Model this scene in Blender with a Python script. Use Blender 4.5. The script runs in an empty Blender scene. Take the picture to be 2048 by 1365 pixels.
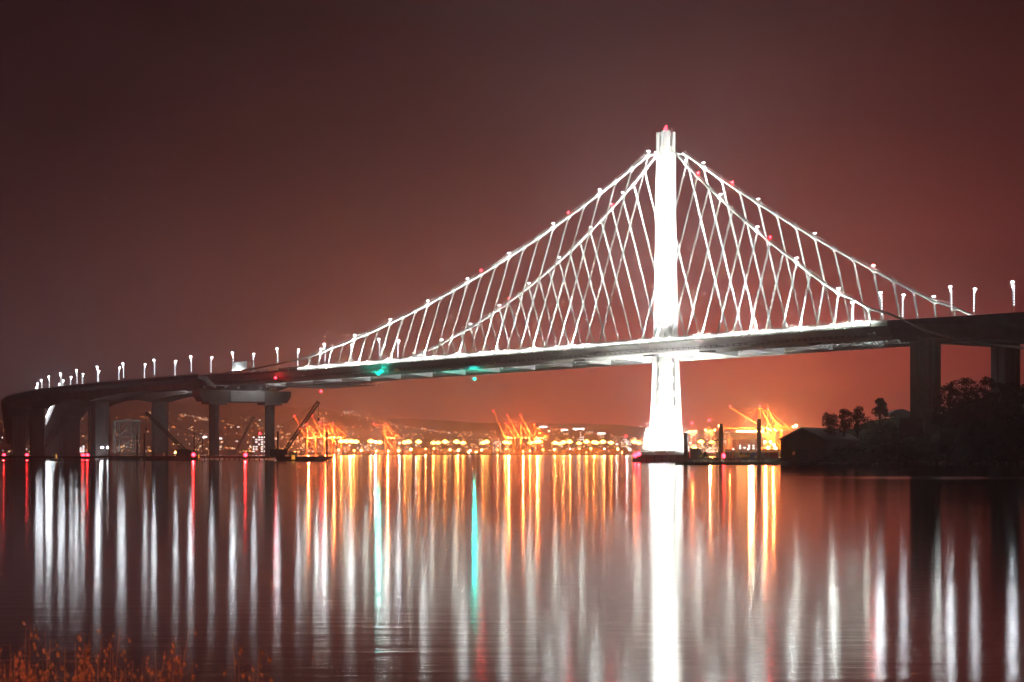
import bpy, math, random
from mathutils import Vector
R = random.Random(7)
sc = bpy.context.scene
COL = sc.collection
rad = math.radians

# ------------------------------------------------------------------ camera
F = 3950.6            # focal length in photo pixels (photo 2048 wide)
HZ = 906.0            # horizon row
CAMZ = 4.5
cd = bpy.data.cameras.new('camera'); cam = bpy.data.objects.new('camera', cd); COL.objects.link(cam)
cam.location = (0, 0, CAMZ); cam.rotation_euler = (rad(90), 0, 0)
cd.sensor_width = 36; cd.lens = F/2048*36
cd.shift_y = (HZ-682.5)/2048
cd.clip_start = 0.5; cd.clip_end = 60000
cd.dof.use_dof = True; cd.dof.focus_distance = 900; cd.dof.aperture_fstop = 9
sc.camera = cam

# ------------------------------------------------------------------ render / view
sc.render.engine = 'CYCLES'
sc.view_settings.view_transform = 'Standard'; sc.view_settings.look = 'None'
sc.view_settings.exposure = 0; sc.view_settings.gamma = 1
sc.view_settings.use_curve_mapping = False
cy = sc.cycles
cy.use_denoising = True
cy.max_bounces = 5; cy.diffuse_bounces = 2; cy.glossy_bounces = 3; cy.volume_bounces = 1
cy.transmission_bounces = 2
cy.sample_clamp_indirect = 400.0
cy.caustics_reflective = False
cy.caustics_refractive = False
cy.use_light_tree = False
cy.volume_step_rate = 1.0

# ------------------------------------------------------------------ night sky (city glow on low cloud)
world = bpy.data.worlds.new('World'); sc.world = world; world.use_nodes = True
def build_world():
    nt = world.node_tree; nt.nodes.clear(); N = nt.nodes.new; L = nt.links.new
    def m(op, a, b=None, c=None):
        n = N('ShaderNodeMath'); n.operation = op
        for i, v in enumerate((a, b, c)):
            if v is None: continue
            if isinstance(v, (int, float)): n.inputs[i].default_value = v
            else: L(v, n.inputs[i])
        return n.outputs[0]
    tc = N('ShaderNodeTexCoord'); sp = N('ShaderNodeSeparateXYZ'); L(tc.outputs['Generated'], sp.inputs[0])
    x, y, z = sp.outputs
    az = m('ARCTAN2', x, y)                       # 0 straight ahead, + to the right
    el = m('MAXIMUM', m('ARCSINE', z), 0.0)
    def lobe(c, w):                               # smooth bump in azimuth
        d = m('DIVIDE', m('SUBTRACT', az, c), w)
        return m('EXPONENT', m('MULTIPLY', m('MULTIPLY', d, d), -1.0))
    def fall(e0):
        return m('EXPONENT', m('DIVIDE', el, -e0))
    nz = N('ShaderNodeTexNoise'); nz.inputs['Scale'].default_value = 5.0; nz.inputs['Detail'].default_value = 4
    mp = N('ShaderNodeMapping'); mp.inputs['Scale'].default_value = (1, 1, 3.5)
    L(tc.outputs['Generated'], mp.inputs[0]); L(mp.outputs[0], nz.inputs['Vector'])
    cloud = m('ADD', m('MULTIPLY', nz.outputs['Fac'], 1.15), 0.36)
    terms = SKY(lobe, fall, m)
    acc = None
    for fac, col in terms:
        v = N('ShaderNodeVectorMath'); v.operation = 'SCALE'; v.inputs[0].default_value = col
        if isinstance(fac, (int, float)): v.inputs['Scale'].default_value = fac
        else: L(fac, v.inputs['Scale'])
        if acc is None: acc = v.outputs[0]
        else:
            a = N('ShaderNodeVectorMath'); a.operation = 'ADD'; L(acc, a.inputs[0]); L(v.outputs[0], a.inputs[1]); acc = a.outputs[0]
    v = N('ShaderNodeVectorMath'); v.operation = 'SCALE'; L(acc, v.inputs[0]); L(cloud, v.inputs['Scale'])
    bg = N('ShaderNodeBackground'); L(v.outputs[0], bg.inputs['Color']); bg.inputs['Strength'].default_value = 1.0
    out = N('ShaderNodeOutputWorld'); L(bg.outputs[0], out.inputs['Surface'])
def SKY(lobe, fall, m):
    return [
        (1.0, (0.0075, 0.0023, 0.0030)),
        (fall(0.12), (0.032, 0.006, 0.012)),
        (m('MULTIPLY', fall(0.13), lobe(0.30, 0.22)), (0.058, 0.010, 0.009)),
        (m('MULTIPLY', fall(0.045), lobe(0.12, 0.14)), (1.5, 0.115, 0.14)),
        (m('MULTIPLY', fall(0.018), lobe(0.13, 0.10)), (3.2, 0.36, 0.13)),
        (m('MULTIPLY', fall(0.050), lobe(-0.20, 0.22)), (0.15, 0.085, 0.095)),
        (m('MULTIPLY', fall(0.14), lobe(0.06, 0.075)), (0.045, 0.030, 0.033)),
    ]
build_world()

# ------------------------------------------------------------------ light levels
P_TOWER = 8e5       # each floodlight on the tower
P_CLAMP = 2600         # each floodlight on a cable clamp
P_HANG = 140000          # deck floodlights shining up the hangers
P_ROAD = 4200         # each roadway lamp
P_PORT = 1.35e5        # each high-mast lamp in the port
P_EDGE = 900          # walkway lamps along the near deck edge
P_BEACON = 2600
P_GAP = 5000          # service lamps between the roadways

# ------------------------------------------------------------------ helpers
def frame(px, py, Y):
    return Vector(((px-1024)/F*Y, Y, CAMZ+(HZ-py)/F*Y))
A0 = rad(48.84); CA, SA = math.cos(A0), math.sin(A0)
BX, BY = -121.22, 1172.34
S0, S1, RC = 180.0, 604.0, 900.0
def path(s):
    q = min(s, S0); x = BX-CA*q; y = BY+SA*q; h = A0
    if s > S0:
        t = min(s, S1)-S0; h = A0+t/RC
        x += -(math.sin(h)-math.sin(A0))*RC; y += -(math.cos(h)-math.cos(A0))*RC
        if s > S1: x -= math.cos(h)*(s-S1); y += math.sin(h)*(s-S1)
    return x, y, h
def deckz(s):
    n = -s/10
    if s <= 100: return 54.9+0.13*n if n < 42 else 60.4
    pts = [(100, 53.6), (200, 52.3), (300, 51.2), (400, 50.0), (500, 48.6), (600, 46.3), (700, 43.5), (900, 38.0), (1200, 31.5), (1500, 27), (2000, 22), (2600, 18)]
    for (a, za), (b, zb) in zip(pts, pts[1:]):
        if s <= b: return za+(zb-za)*(s-a)/(b-a)
    return 18
def P(s, w, dz=0.0, z=None):
    """point on the bridge: s metres east along the near edge, w metres across, dz above the deck"""
    x, y, h = path(s)
    return Vector((x+w*math.sin(h), y+w*math.cos(h), (deckz(s)+dz) if z is None else z))

class MB:
    def __init__(self): self.v = []; self.f = []
    def add(self, vs, fs):
        b = len(self.v); self.v += [tuple(p) for p in vs]; self.f += [tuple(i+b for i in f) for f in fs]; return self
    def box(self, c, s, rz=0.0):
        cx, cy_, cz = c; hx, hy, hz = s[0]/2, s[1]/2, s[2]/2; co, si = math.cos(rz), math.sin(rz)
        vs = [(cx+x*co-y*si, cy_+x*si+y*co, cz+z) for x in (-hx, hx) for y in (-hy, hy) for z in (-hz, hz)]
        return self.add(vs, [(0,1,3,2),(4,6,7,5),(0,4,5,1),(2,3,7,6),(0,2,6,4),(1,5,7,3)])
    def hexa(self, a, b):          # two quads (4 points each) joined
        return self.add(list(a)+list(b), [(0,1,2,3),(7,6,5,4),(0,4,5,1),(1,5,6,2),(2,6,7,3),(3,7,4,0)])
    def tube(self, pts, r, n=6, r2=None, up=Vector((0,0,1))):
        pts = [Vector(p) for p in pts]; k = len(pts); vs = []
        for i, p in enumerate(pts):
            d = (pts[min(i+1, k-1)]-pts[max(i-1, 0)]).normalized()
            u = d.cross(up)
            if u.length < 1e-3: u = d.cross(Vector((1,0,0)))
            u.normalize(); w = u.cross(d)
            rr = r if r2 is None else r+(r2-r)*i/(k-1)
            for j in range(n):
                t = 2*math.pi*(j+.5)/n; vs.append(p+(u*math.cos(t)+w*math.sin(t))*rr)
        fs = [(i*n+j, i*n+(j+1)%n, (i+1)*n+(j+1)%n, (i+1)*n+j) for i in range(k-1) for j in range(n)]
        fs += [tuple(range(n))[::-1], tuple((k-1)*n+j for j in range(n))]
        return self.add(vs, fs)
    def bar(self, a, b, w, h=None):
        return self.tube([a, b], w*0.7071, 4)
    def ball(self, c, r, sz=1.0, n=8, m=5):
        vs = []; fs = []; c = Vector(c)
        for i in range(m+1):
            t = math.pi*i/m
            for j in range(n):
                q = 2*math.pi*j/n
                vs.append((c.x+r*math.sin(t)*math.cos(q), c.y+r*math.sin(t)*math.sin(q), c.z+r*sz*math.cos(t)))
        for i in range(m):
            for j in range(n):
                fs.append((i*n+j, i*n+(j+1)%n, (i+1)*n+(j+1)%n, (i+1)*n+j))
        return self.add(vs, fs)
    def loft(self, rings, cap=True):
        n = len(rings[0]); vs = [p for r in rings for p in r]
        fs = [(i*n+j, i*n+(j+1)%n, (i+1)*n+(j+1)%n, (i+1)*n+j) for i in range(len(rings)-1) for j in range(n)]
        if cap: fs += [tuple(range(n))[::-1], tuple((len(rings)-1)*n+j for j in range(n))]
        return self.add(vs, fs)
    def mesh(self, name, mat, off=Vector((0,0,0)), smooth=False):
        me = bpy.data.meshes.new(name)
        me.from_pydata([(x-off[0], y-off[1], z-off[2]) for x, y, z in self.v], [], self.f)
        if mat: me.materials.append(mat)
        if smooth:
            for p in me.polygons: p.use_smooth = True
        me.update(); return me
def worldloc(o):
    v = Vector((0,0,0))
    while o: v += o.location; o = o.parent
    return v
def put(name, mb, mat, parent=None, smooth=False, local=False, origin=None, **props):
    """link a mesh builder as one object; vertices are world coordinates unless local"""
    if parent is None:
        org = Vector(origin) if origin is not None else Vector((0,0,0))
    else: org = worldloc(parent)
    me = mb.mesh(name, mat, Vector((0,0,0)) if local else org, smooth)
    o = bpy.data.objects.new(name, me); COL.objects.link(o)
    if parent: o.parent = parent
    else: o.location = org
    for k, v in props.items(): o[k] = v
    return o
def thing(name, loc, label, cat, group=None, rz=0.0):
    o = bpy.data.objects.new(name, None); COL.objects.link(o); o.location = loc; o.rotation_euler = (0,0,rz)
    o.empty_display_size = 1; o['label'] = label; o['category'] = cat
    if group: o['group'] = group
    return o
def copy_tree(o, parent=None):
    c = o.copy(); COL.objects.link(c)
    if parent: c.parent = parent
    for ch in list(o.children): copy_tree(ch, c)
    return c
def relabel(o, label): o['label'] = label; return o
def lamp(name, loc, power, color=(1,1,1), r=0.3, parent=None, kind='POINT', aim=None, cone=60, blend=0.6):
    l = bpy.data.lights.new(name, kind); l.energy = power; l.color = color
    l.shadow_soft_size = r
    if kind == 'SPOT': l.spot_size = rad(cone); l.spot_blend = blend
    o = bpy.data.objects.new(name, l); COL.objects.link(o)
    loc = Vector(loc)
    if aim is not None: o.rotation_euler = (Vector(aim)-loc).to_track_quat('-Z', 'Y').to_euler()
    if parent: o.parent = parent; o.location = loc-worldloc(parent)
    else: o.location = loc
    return o

# ------------------------------------------------------------------ materials
def mat(name, col, rough=0.6, metal=0.0, var=0.25, scale=0.5, bump=0.0, emit=None, es=0.0, spec=0.5, stretch=None):
    m = bpy.data.materials.new(name); m.use_nodes = True; nt = m.node_tree; b = nt.nodes['Principled BSDF']
    b.inputs['Roughness'].default_value = rough; b.inputs['Metallic'].default_value = metal
    b.inputs['Specular IOR Level'].default_value = spec
    if var > 0:
        tc = nt.nodes.new('ShaderNodeTexCoord'); nz = nt.nodes.new('ShaderNodeTexNoise')
        src = tc.outputs['Object']
        if stretch:
            mp = nt.nodes.new('ShaderNodeMapping'); mp.inputs['Scale'].default_value = stretch
            nt.links.new(src, mp.inputs[0]); src = mp.outputs[0]
        nt.links.new(src, nz.inputs['Vector'])
        nz.inputs['Scale'].default_value = scale; nz.inputs['Detail'].default_value = 6; nz.inputs['Roughness'].default_value = 0.65
        mr = nt.nodes.new('ShaderNodeMapRange'); mr.inputs['From Min'].default_value = 0.3; mr.inputs['From Max'].default_value = 0.7
        mr.inputs['To Min'].default_value = 1-var; mr.inputs['To Max'].default_value = 1+var*0.6
        nt.links.new(nz.outputs['Fac'], mr.inputs['Value'])
        vm = nt.nodes.new('ShaderNodeVectorMath'); vm.operation = 'SCALE'; vm.inputs[0].default_value = col
        nt.links.new(mr.outputs[0], vm.inputs['Scale']); nt.links.new(vm.outputs[0], b.inputs['Base Color'])
        if bump:
            bp = nt.nodes.new('ShaderNodeBump'); bp.inputs['Strength'].default_value = bump; bp.inputs['Distance'].default_value = 0.1
            nt.links.new(nz.outputs['Fac'], bp.inputs['Height']); nt.links.new(bp.outputs[0], b.inputs['Normal'])
    else: b.inputs['Base Color'].default_value = (*col, 1)
    if emit: b.inputs['Emission Color'].default_value = (*emit, 1); b.inputs['Emission Strength'].default_value = es
    return m
def glow(name, col, es, sample=False):
    m = mat(name, (0.02, 0.02, 0.02), 0.5, var=0, emit=col, es=es)
    if not sample:
        try: m.cycles.emission_sampling = 'NONE'
        except Exception: pass
    return m
M_white = mat('white_painted_steel', (0.66, 0.67, 0.64), 0.45, var=0.12, scale=0.3)
M_steel = mat('grey_painted_steel', (0.40, 0.42, 0.38), 0.5, var=0.25, scale=0.15, stretch=(1, 1, 3))
M_conc = mat('concrete', (0.15, 0.14, 0.13), 0.8, var=0.5, scale=0.12, bump=0.3, stretch=(1, 1, 0.35))
M_concd = mat('weathered_concrete', (0.18, 0.16, 0.15), 0.85, var=0.35, scale=0.2, bump=0.4)
M_dark = mat('dark_steel', (0.05, 0.045, 0.045), 0.6, var=0.3)
M_asph = mat('asphalt', (0.05, 0.05, 0.05), 0.9, var=0.3, scale=2)
M_pile = mat('rusty_pile_steel', (0.10, 0.06, 0.045), 0.8, var=0.4, scale=1.0)
M_orange = mat('orange_crane_paint', (0.6, 0.27, 0.07), 0.5, var=0.3, scale=0.3)
M_galv = mat('galvanised_steel', (0.45, 0.45, 0.44), 0.4, var=0.15, metal=0.3)
G_led = glow('white_led', (0.92, 0.95, 1.0), 30)
G_string = glow('string_led', (0.92, 0.95, 1.0), 6)
G_ledsoft = glow('white_strip_light', (0.97, 1.0, 0.95), 10)
G_sod = glow('sodium_lamp', (1.0, 0.42, 0.07), 24)
G_sodw = glow('pale_port_lamp', (1.0, 0.55, 0.18), 22)
G_red = glow('red_beacon', (1.0, 0.015, 0.03), 25)
G_green = glow('green_navigation_lamp', (0.0, 1.0, 0.62), 10)
G_win = glow('lit_window', (1.0, 0.72, 0.42), 3.5)
G_winw = glow('white_lit_window', (1.0, 0.92, 0.9), 6)
SODIUM = (1.0, 0.19, 0.045)

# ------------------------------------------------------------------ water
def build_water():
    g = MB(); g.add([(-9000, 12, 0), (9000, 12, 0), (9000, 4300, 0), (-9000, 4300, 0)], [(0,1,2,3)])
    m = bpy.data.materials.new('bay_water'); m.use_nodes = True; nt = m.node_tree; b = nt.nodes['Principled BSDF']
    N = nt.nodes.new; L = nt.links.new
    geo = N('ShaderNodeNewGeometry'); sp = N('ShaderNodeSeparateXYZ'); L(geo.outputs['Position'], sp.inputs[0])
    def mth(op, a, c=None, d=None):
        n = N('ShaderNodeMath'); n.operation = op
        for i, v in enumerate((a, c, d)):
            if v is None: continue
            if isinstance(v, (int, float)): n.inputs[i].default_value = v
            else: L(v, n.inputs[i])
        return n.outputs[0]
    # long slicks: patches drawn out along x where the breeze ruffles the surface a little more or less
    mp = N('ShaderNodeMapping'); mp.inputs['Scale'].default_value = (0.004, 0.03, 1); L(geo.outputs['Position'], mp.inputs[0])
    nz = N('ShaderNodeTexNoise'); nz.inputs['Scale'].default_value = 1.0; nz.inputs['Detail'].default_value = 3; L(mp.outputs[0], nz.inputs['Vector'])
    r0 = mth('MULTIPLY_ADD', nz.outputs['Fac'], 0.03, 0.09)
    def band(y0, y1, soft):
        mr = N('ShaderNodeMapRange'); mr.interpolation_type = 'SMOOTHSTEP'; L(sp.outputs[1], mr.inputs['Value'])
        mr.inputs['From Min'].default_value = y0-soft; mr.inputs['From Max'].default_value = y0+soft
        m2 = N('ShaderNodeMapRange'); m2.interpolation_type = 'SMOOTHSTEP'; L(sp.outputs[1], m2.inputs['Value'])
        m2.inputs['From Min'].default_value = y1-soft; m2.inputs['From Max'].default_value = y1+soft
        return mth('SUBTRACT', mr.outputs[0], m2.outputs[0])
    def side(x0, x1):
        mr = N('ShaderNodeMapRange'); mr.interpolation_type = 'SMOOTHSTEP'; L(sp.outputs[0], mr.inputs['Value'])
        mr.inputs['From Min'].default_value = x0; mr.inputs['From Max'].default_value = x1
        return mr.outputs[0]
    wa = mth('MULTIPLY', band(905, 1000, 18), mth('SUBTRACT', 1.0, side(-150, -70)))
    wb = mth('MULTIPLY', band(333, 375, 12), side(45, 75))
    rr = mth('ADD', r0, mth('ADD', mth('MULTIPLY', wa, 0.055), mth('MULTIPLY', wb, 0.06)))
    nt.nodes.remove(b)
    gl = N('ShaderNodeBsdfGlossy'); gl.distribution = 'BECKMANN'; gl.inputs['Color'].default_value = (1, 1, 1, 1); L(rr, gl.inputs['Roughness'])
    df = N('ShaderNodeBsdfDiffuse'); df.inputs['Color'].default_value = (0.010, 0.009, 0.009, 1)
    fr = N('ShaderNodeFresnel'); fr.inputs['IOR'].default_value = 1.333
    mx = N('ShaderNodeMixShader'); L(fr.outputs[0], mx.inputs[0]); L(df.outputs[0], mx.inputs[1]); L(gl.outputs[0], mx.inputs[2])
    L(mx.outputs[0], nt.nodes['Material Output'].inputs['Surface'])
    # ripples
    m1 = N('ShaderNodeMapping'); m1.inputs['Scale'].default_value = (0.9, 1.6, 1); L(geo.outputs['Position'], m1.inputs[0])
    n1 = N('ShaderNodeTexNoise'); n1.inputs['Scale'].default_value = 1.3; n1.inputs['Detail'].default_value = 5; n1.inputs['Roughness'].default_value = 0.6
    L(m1.outputs[0], n1.inputs['Vector'])
    fy = N('ShaderNodeMapRange'); L(sp.outputs[1], fy.inputs['Value']); fy.inputs['From Min'].default_value = 30; fy.inputs['From Max'].default_value = 260
    fy.inputs['To Min'].default_value = 1.0; fy.inputs['To Max'].default_value = 0.06
    bp = N('ShaderNodeBump'); L(fy.outputs[0], bp.inputs['Strength']); bp.inputs['Distance'].default_value = 0.004
    m2_ = N('ShaderNodeMapping'); m2_.inputs['Scale'].default_value = (0.16, 0.95, 1); L(geo.outputs['Position'], m2_.inputs[0])
    n2 = N('ShaderNodeTexNoise'); n2.inputs['Scale'].default_value = 1.0; n2.inputs['Detail'].default_value = 4; L(m2_.outputs[0], n2.inputs['Vector'])
    hs = mth('MULTIPLY_ADD', n2.outputs['Fac'], 3.5, n1.outputs['Fac'])
    L(hs, bp.inputs['Height']); L(bp.outputs[0], gl.inputs['Normal'])
    put('water', g, m, kind='structure')
build_water()

# ------------------------------------------------------------------ far shore, hills, sea bed sheet
def smooth(a, b, x):
    t = max(0, min(1, (x-a)/(b-a))); return t*t*(3-2*t)
def hill_top(u):           # u = X/Y ; height of the ridge seen in the photograph
    px = 1024+F*u
    pts = [(-900, 330), (-200, 360), (100, 375), (400, 380), (620, 330), (800, 255), (1000, 225), (1200, 215), (1350, 180), (1600, 120), (2100, 90), (3000, 80)]
    for (a, za), (b, zb) in zip(pts, pts[1:]):
        if px <= b: return za+(zb-za)*smooth(a, b, px)
    return 80
def hill_z(X, Y):
    t = smooth(7600, 13200, Y); u = X/Y
    wob = 0.75+0.14*math.sin(u*60+Y*0.0011)+0.11*math.sin(u*23+1.7+Y*0.0007)
    return 2.0+0.92*hill_top(u)*t*(wob if t < 1 else 1)
def build_land():
    g = MB(); g.box((0, 9300, 1.0), (19000, 10200, 2.0))
    # the port apron sheet: front face (quay wall) at y=4200
    put('ground', g, M_asph, kind='structure')
    nx, ny = 120, 26; vs = []; fs = []
    for j in range(ny+1):
        Y = 7600+(14200-7600)*j/ny
        for i in range(nx+1):
            u = -0.55+1.15*i/nx; X = u*Y
            vs.append((X, Y, hill_z(X, Y)+R.uniform(-3, 3)*(j > 0)))
    for j in range(ny):
        for i in range(nx):
            a = j*(nx+1)+i; fs.append((a, a+1, a+nx+2, a+nx+1))
    put('hills', MB().add(vs, fs), mat('wooded_hillside', (0.20, 0.11, 0.11), 0.9, var=0.4, scale=0.01), smooth=True, kind='structure')
build_land()

# =================================================================== SUSPENSION BRIDGE
TS = -259.7                       # along-bridge position of the tower
TC = P(TS, 37.5, z=0)
WN = (0.0, 28.0); WF = (47.0, 75.0)
def cable_z(n):
    if n <= 25.97:
        return 61.6+1.90*n+0.0605*n*n+0.00058*n**3
    return -0.00128*n**3+0.2125*n*n-16.02738*n+457.9 if n < 41 else 71.6-(n-41)*4.6
def cable_d(n):                   # distance of the cable from the centre line
    if n <= 25.97: return 35.6-0.66*n-0.0262*n*n
    return 3.8+(n-27)*2.48-0.010*(n-27)**2
br = thing('suspension_bridge', TC, 'floodlit white single tower suspension bridge with fan of hangers over the bay', 'bridge')
# --- tower
tower_mb = MB()
ROT = math.atan2(SA, -CA)         # direction of the bridge axis
def tw(z):                        # outer side of the tower plan
    pts = [(4, 14.3), (45, 11.5), (60, 10.3), (110, 8.7), (167, 7.9)]
    for (a, ya), (b, yb) in zip(pts, pts[1:]):
        if z <= b: return ya+(yb-ya)*(z-a)/(b-a)
    return 7.9
def T(x, y, z):
    return Vector((TC.x+x*math.cos(ROT)-y*math.sin(ROT), TC.y+x*math.sin(ROT)+y*math.cos(ROT), z))
base = MB(); base.loft([[T(a*k, b*k, z) for a, b in ((1,1),(-1,1),(-1,-1),(1,-1))] for k, z in ((10.0, 3.3), (10.0, 5.2), (8.4, 6.0))])
tower = put('tower', base, M_white, br)
GAP = 0.9
for sx in (-1, 1):
    for sy in (-1, 1):
        g = MB(); rings = []
        top = {(-1, -1): 166.9, (1, -1): 166.4, (-1, 1): 167.3, (1, 1): 166.8}[(sx, sy)]
        for z in (6, 25, 45, 60, 85, 110, 135, top):
            h = tw(z)/2; c = h*0.28
            q = [(GAP, GAP), (h, GAP), (h, h-c), (h-c, h), (GAP, h)]
            ring = [T(sx*a, sy*b, z) for a, b in q]
            if sx*sy < 0: ring = ring[::-1]
            rings.append(ring)
        g.loft(rings); put('tower_shaft', g, M_white, tower)
zs = [12+7.4*i for i in range(6)]+[66+8.5*i for i in range(6)]+[113+4.1*i for i in range(12)]
for z in zs:                       # link beams between the shafts
    for q in range(4):
        g = MB(); h = tw(z)/2-0.9; hh = 1.5
        ax = (1, 0) if q == 0 else (-1, 0) if q == 1 else (0, 1) if q == 2 else (0, -1)
        c0 = T(ax[0]*(h-0.5), ax[1]*(h-0.5), z)
        g.box(c0, ((1.2, 2*GAP+0.1, hh*2) if ax[0] else (2*GAP+0.1, 1.2, hh*2)), ROT)
        put('link_beam', g, M_white, tower)
g = MB(); g.box(T(0, 0, 154), (GAP*1.9, GAP*1.9, 20), ROT); g.box(T(0, 0, 165.9), (5.6, 5.6, 1.6), ROT); put('saddle_housing', g, M_white, tower)
for q in ((3.2, -3.0), (-3.4, 3.2), (1.5, -3.6), (-0.8, -3.5)):
    g = MB(); g.tube([T(q[0], q[1], 165), T(q[0], q[1], 169.6)], 0.14, 5); put('antenna', g, M_galv, tower)
for q, zz, rr in (((0, 0), 168.6, 0.85), ((3.2, -3.0), 169.3, 0.35), ((-3.4, 3.2), 169.3, 0.35)):
    g = MB(); g.ball(T(q[0], q[1], zz), rr); put('beacon', g, G_red, tower)
g = MB(); g.box(T(-1.6, -tw(158)/2-0.02, 160.3), (3.4, 0.3, 1.8), ROT); put('saddle_opening', g, M_dark, tower)
# scaffold of struts round the tower foot
sf = MB()
for sgn in (-1, 1):
    for i in range(6):
        z0 = 5+i*2.4; ww = 8.9-0.4*i
        for j in (-1, 1):
            a = T(sgn*ww, j*ww, z0); b_ = T(sgn*(ww-0.45), j*(ww-0.45), z0+2.4); sf.bar(a, b_, 0.22)
        sf.bar(T(sgn*ww, -ww, z0), T(sgn*ww, ww, z0), 0.18); sf.bar(T(-ww, sgn*ww, z0), T(ww, sgn*ww, z0), 0.18)
        sf.bar(T(sgn*ww, -ww, z0), T(sgn*ww, ww, z0+2.4), 0.14); sf.bar(T(-ww, sgn*ww, z0+2.4), T(ww, sgn*ww, z0), 0.14)
put('foot_scaffold', sf, M_white, tower)
g = MB(); g.box((TC.x+1, TC.y-1, 1.35), (34, 30, 4.1)); footing = put('tower_footing', g, M_concd, br)
for i in range(9):
    g = MB(); g.box((TC.x-15+i*4, TC.y-16.25, 1.3), (0.5, 0.5, 3.6)); put('fender', g, M_pile, footing)

# --- cables, clamps, hangers
def cpt(n, side, dz=0.0, dd=0.0):
    s = -10*n
    if n > 42.5 and side < 0: return None
    return P(s, 37.5+side*(cable_d(n)+dd), z=cable_z(n)+dz)
def west_wrap():
    pts = []
    for (n, w, px, py) in ((43, 0.2, 1762, 628), (44, -0.6, 1787, 643), (45, -0.6, 1818, 662), (46, 1.0, 1850, 674), (46.6, 6, 1885, 682), (46.8, 20, 1925, 689), (46.9, 38, 1965, 695), (46.9, 56, 2010, 700)):
        p = P(-10*n, w, z=0); z = CAMZ+(HZ-py)/F*p.y; p.z = z; pts.append(p)
    return pts
for side in (-1, 1):
    pts = [P(120, 37.5+side*37.8, 0.2), P(90, 37.5+side*37.6, 0.6), P(60, 37.5+side*37.3, 2.0), P(35, 37.5+side*36.8, 3.6), P(15, 37.5+side*36.2, 5.2)]
    pts += [cpt(n, side) for n in range(0, 26)]+[T(-2.5 if False else 1.5, side*1.0, 156.9)]
    west = [cpt(n, side) for n in range(27, 43)]
    if side < 0: west += west_wrap()
    else: west += [P(-430, 37.5+37.5, z=62.5), P(-440, 75.6, z=57.5), P(-450, 75.6, z=53), P(-460, 74, z=50.5), P(-468, 66, z=49.5), P(-469, 57, z=49.3)]
    g = MB(); g.tube(pts+west, 0.55, 8)
    cb = put('main_cable', g, M_white, br, smooth=True)
    hr = MB()
    for dd in (-0.55, 0.55):
        hr.tube([cpt(n, side, 1.55, dd) for n in range(0, 26)], 0.07, 4)
        hr.tube([cpt(n, side, 1.55, dd) for n in range(27, 42)], 0.07, 4)
    put('hand_rope', hr, M_galv, cb)
    for n in list(range(0, 26))+list(range(27, 43)):
        if side < 0 and n == 27: continue
        if side > 0 and n > 41: continue
        c = cpt(n, side)
        c1, c0 = cpt(n+0.14, side), cpt(n-0.14, side)
        g = MB(); g.tube([c0, c1], 0.85, 8); g.bar(c, c+Vector((0, 0, 2.1)), 0.28)
        g.box(c+Vector((0, 0, -1.0)), (0.7, 0.7, 1.2), ROT)
        cl = put('cable_clamp', g, M_white, cb)
        foot = P(-10*n, 0.35 if side < 0 else 74.65, 1.2)
        hdir = (foot-c).normalized()
        g = MB(); a = c+hdir*1.0
        for q in (-0.3, 0.3):
            o = Vector((math.cos(ROT)*q, math.sin(ROT)*q, 0)); g.tube([a+o, foot+o], 0.26, 5)
        mid = a.lerp(foot, 0.55 if n % 2 else 0.42); g.bar(mid-hdir*0.5, mid+hdir*0.5, 0.75)
        put('hanger', g, M_white, br)
        # floodlight on every clamp, on the camera-independent outer side
        lp = c+Vector((0, 0, 2.3))
        if n % 3 == 1:
            g = MB(); g.box(lp, (1.3, 0.8, 0.5), ROT); fl = put('cable_floodlight', g, G_ledsoft, cb)
            out = P(-10*n, (-1.6 if side < 0 else 76.6), z=c.z) - P(-10*n, 37.5, z=c.z)
            lo = c+out.normalized()*3.2+Vector((0, 0, 1.5))
            lamp('clamp_lamp', lo, P_CLAMP, (0.93, 1.0, 0.96), 0.3, br)
        if n % 2 == 0 and side < 0:       # walkway lamp on the near deck edge
            q = P(-10*n, -1.3, 0.9); g = MB(); g.box(q, (0.5, 0.5, 0.4), ROT); g.bar(q, P(-10*n, 0, .9), .12); put('edge_lamp', g, G_ledsoft, br)
            lamp('edge_light', q+Vector((-.5, -.6, 0.1)), P_EDGE, (0.92, 1.0, 0.88), 0.25, br)
        if n % 3 == 2:                    # deck floodlight shining up the hanger
            q = P(-10*n, (-6.0 if side < 0 else 81.0), -1.4); g = MB(); g.box(q, (0.8, 0.8, 0.6), ROT); g.bar(q-Vector((0,0,.4)), P(-10*n, (0 if side < 0 else 75), -.8), .25); put('deck_floodlight', g, M_white, br)
            lamp('hanger_lamp', q+Vector((0, 0, 0.5)), P_HANG*(0.5+1.1*(c.z-55)/100), (0.97, 1.0, 0.95), 0.3, br, 'SPOT', c.lerp(q, .15), 120, 0.8)
# red beacons on the cables
for n, side in ((14, -1), (20, -1), (11, 1), (21, 1), (29.1, -1), (29.6, 1), (35, -1), (37, 1)):
    c = cpt(n, side, 1.9); g = MB(); g.bar(c-Vector((0,0,1.6)), c, 0.15); g.ball(c+Vector((0,0,0.5)), 0.55, n=8, m=5)
    bo = put('cable_beacon', g, G_red, br); lamp('beacon_light', c+Vector((0,0,0.9)), P_BEACON*1.6, (1, 0.03, 0.03), 0.4, br)

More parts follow.
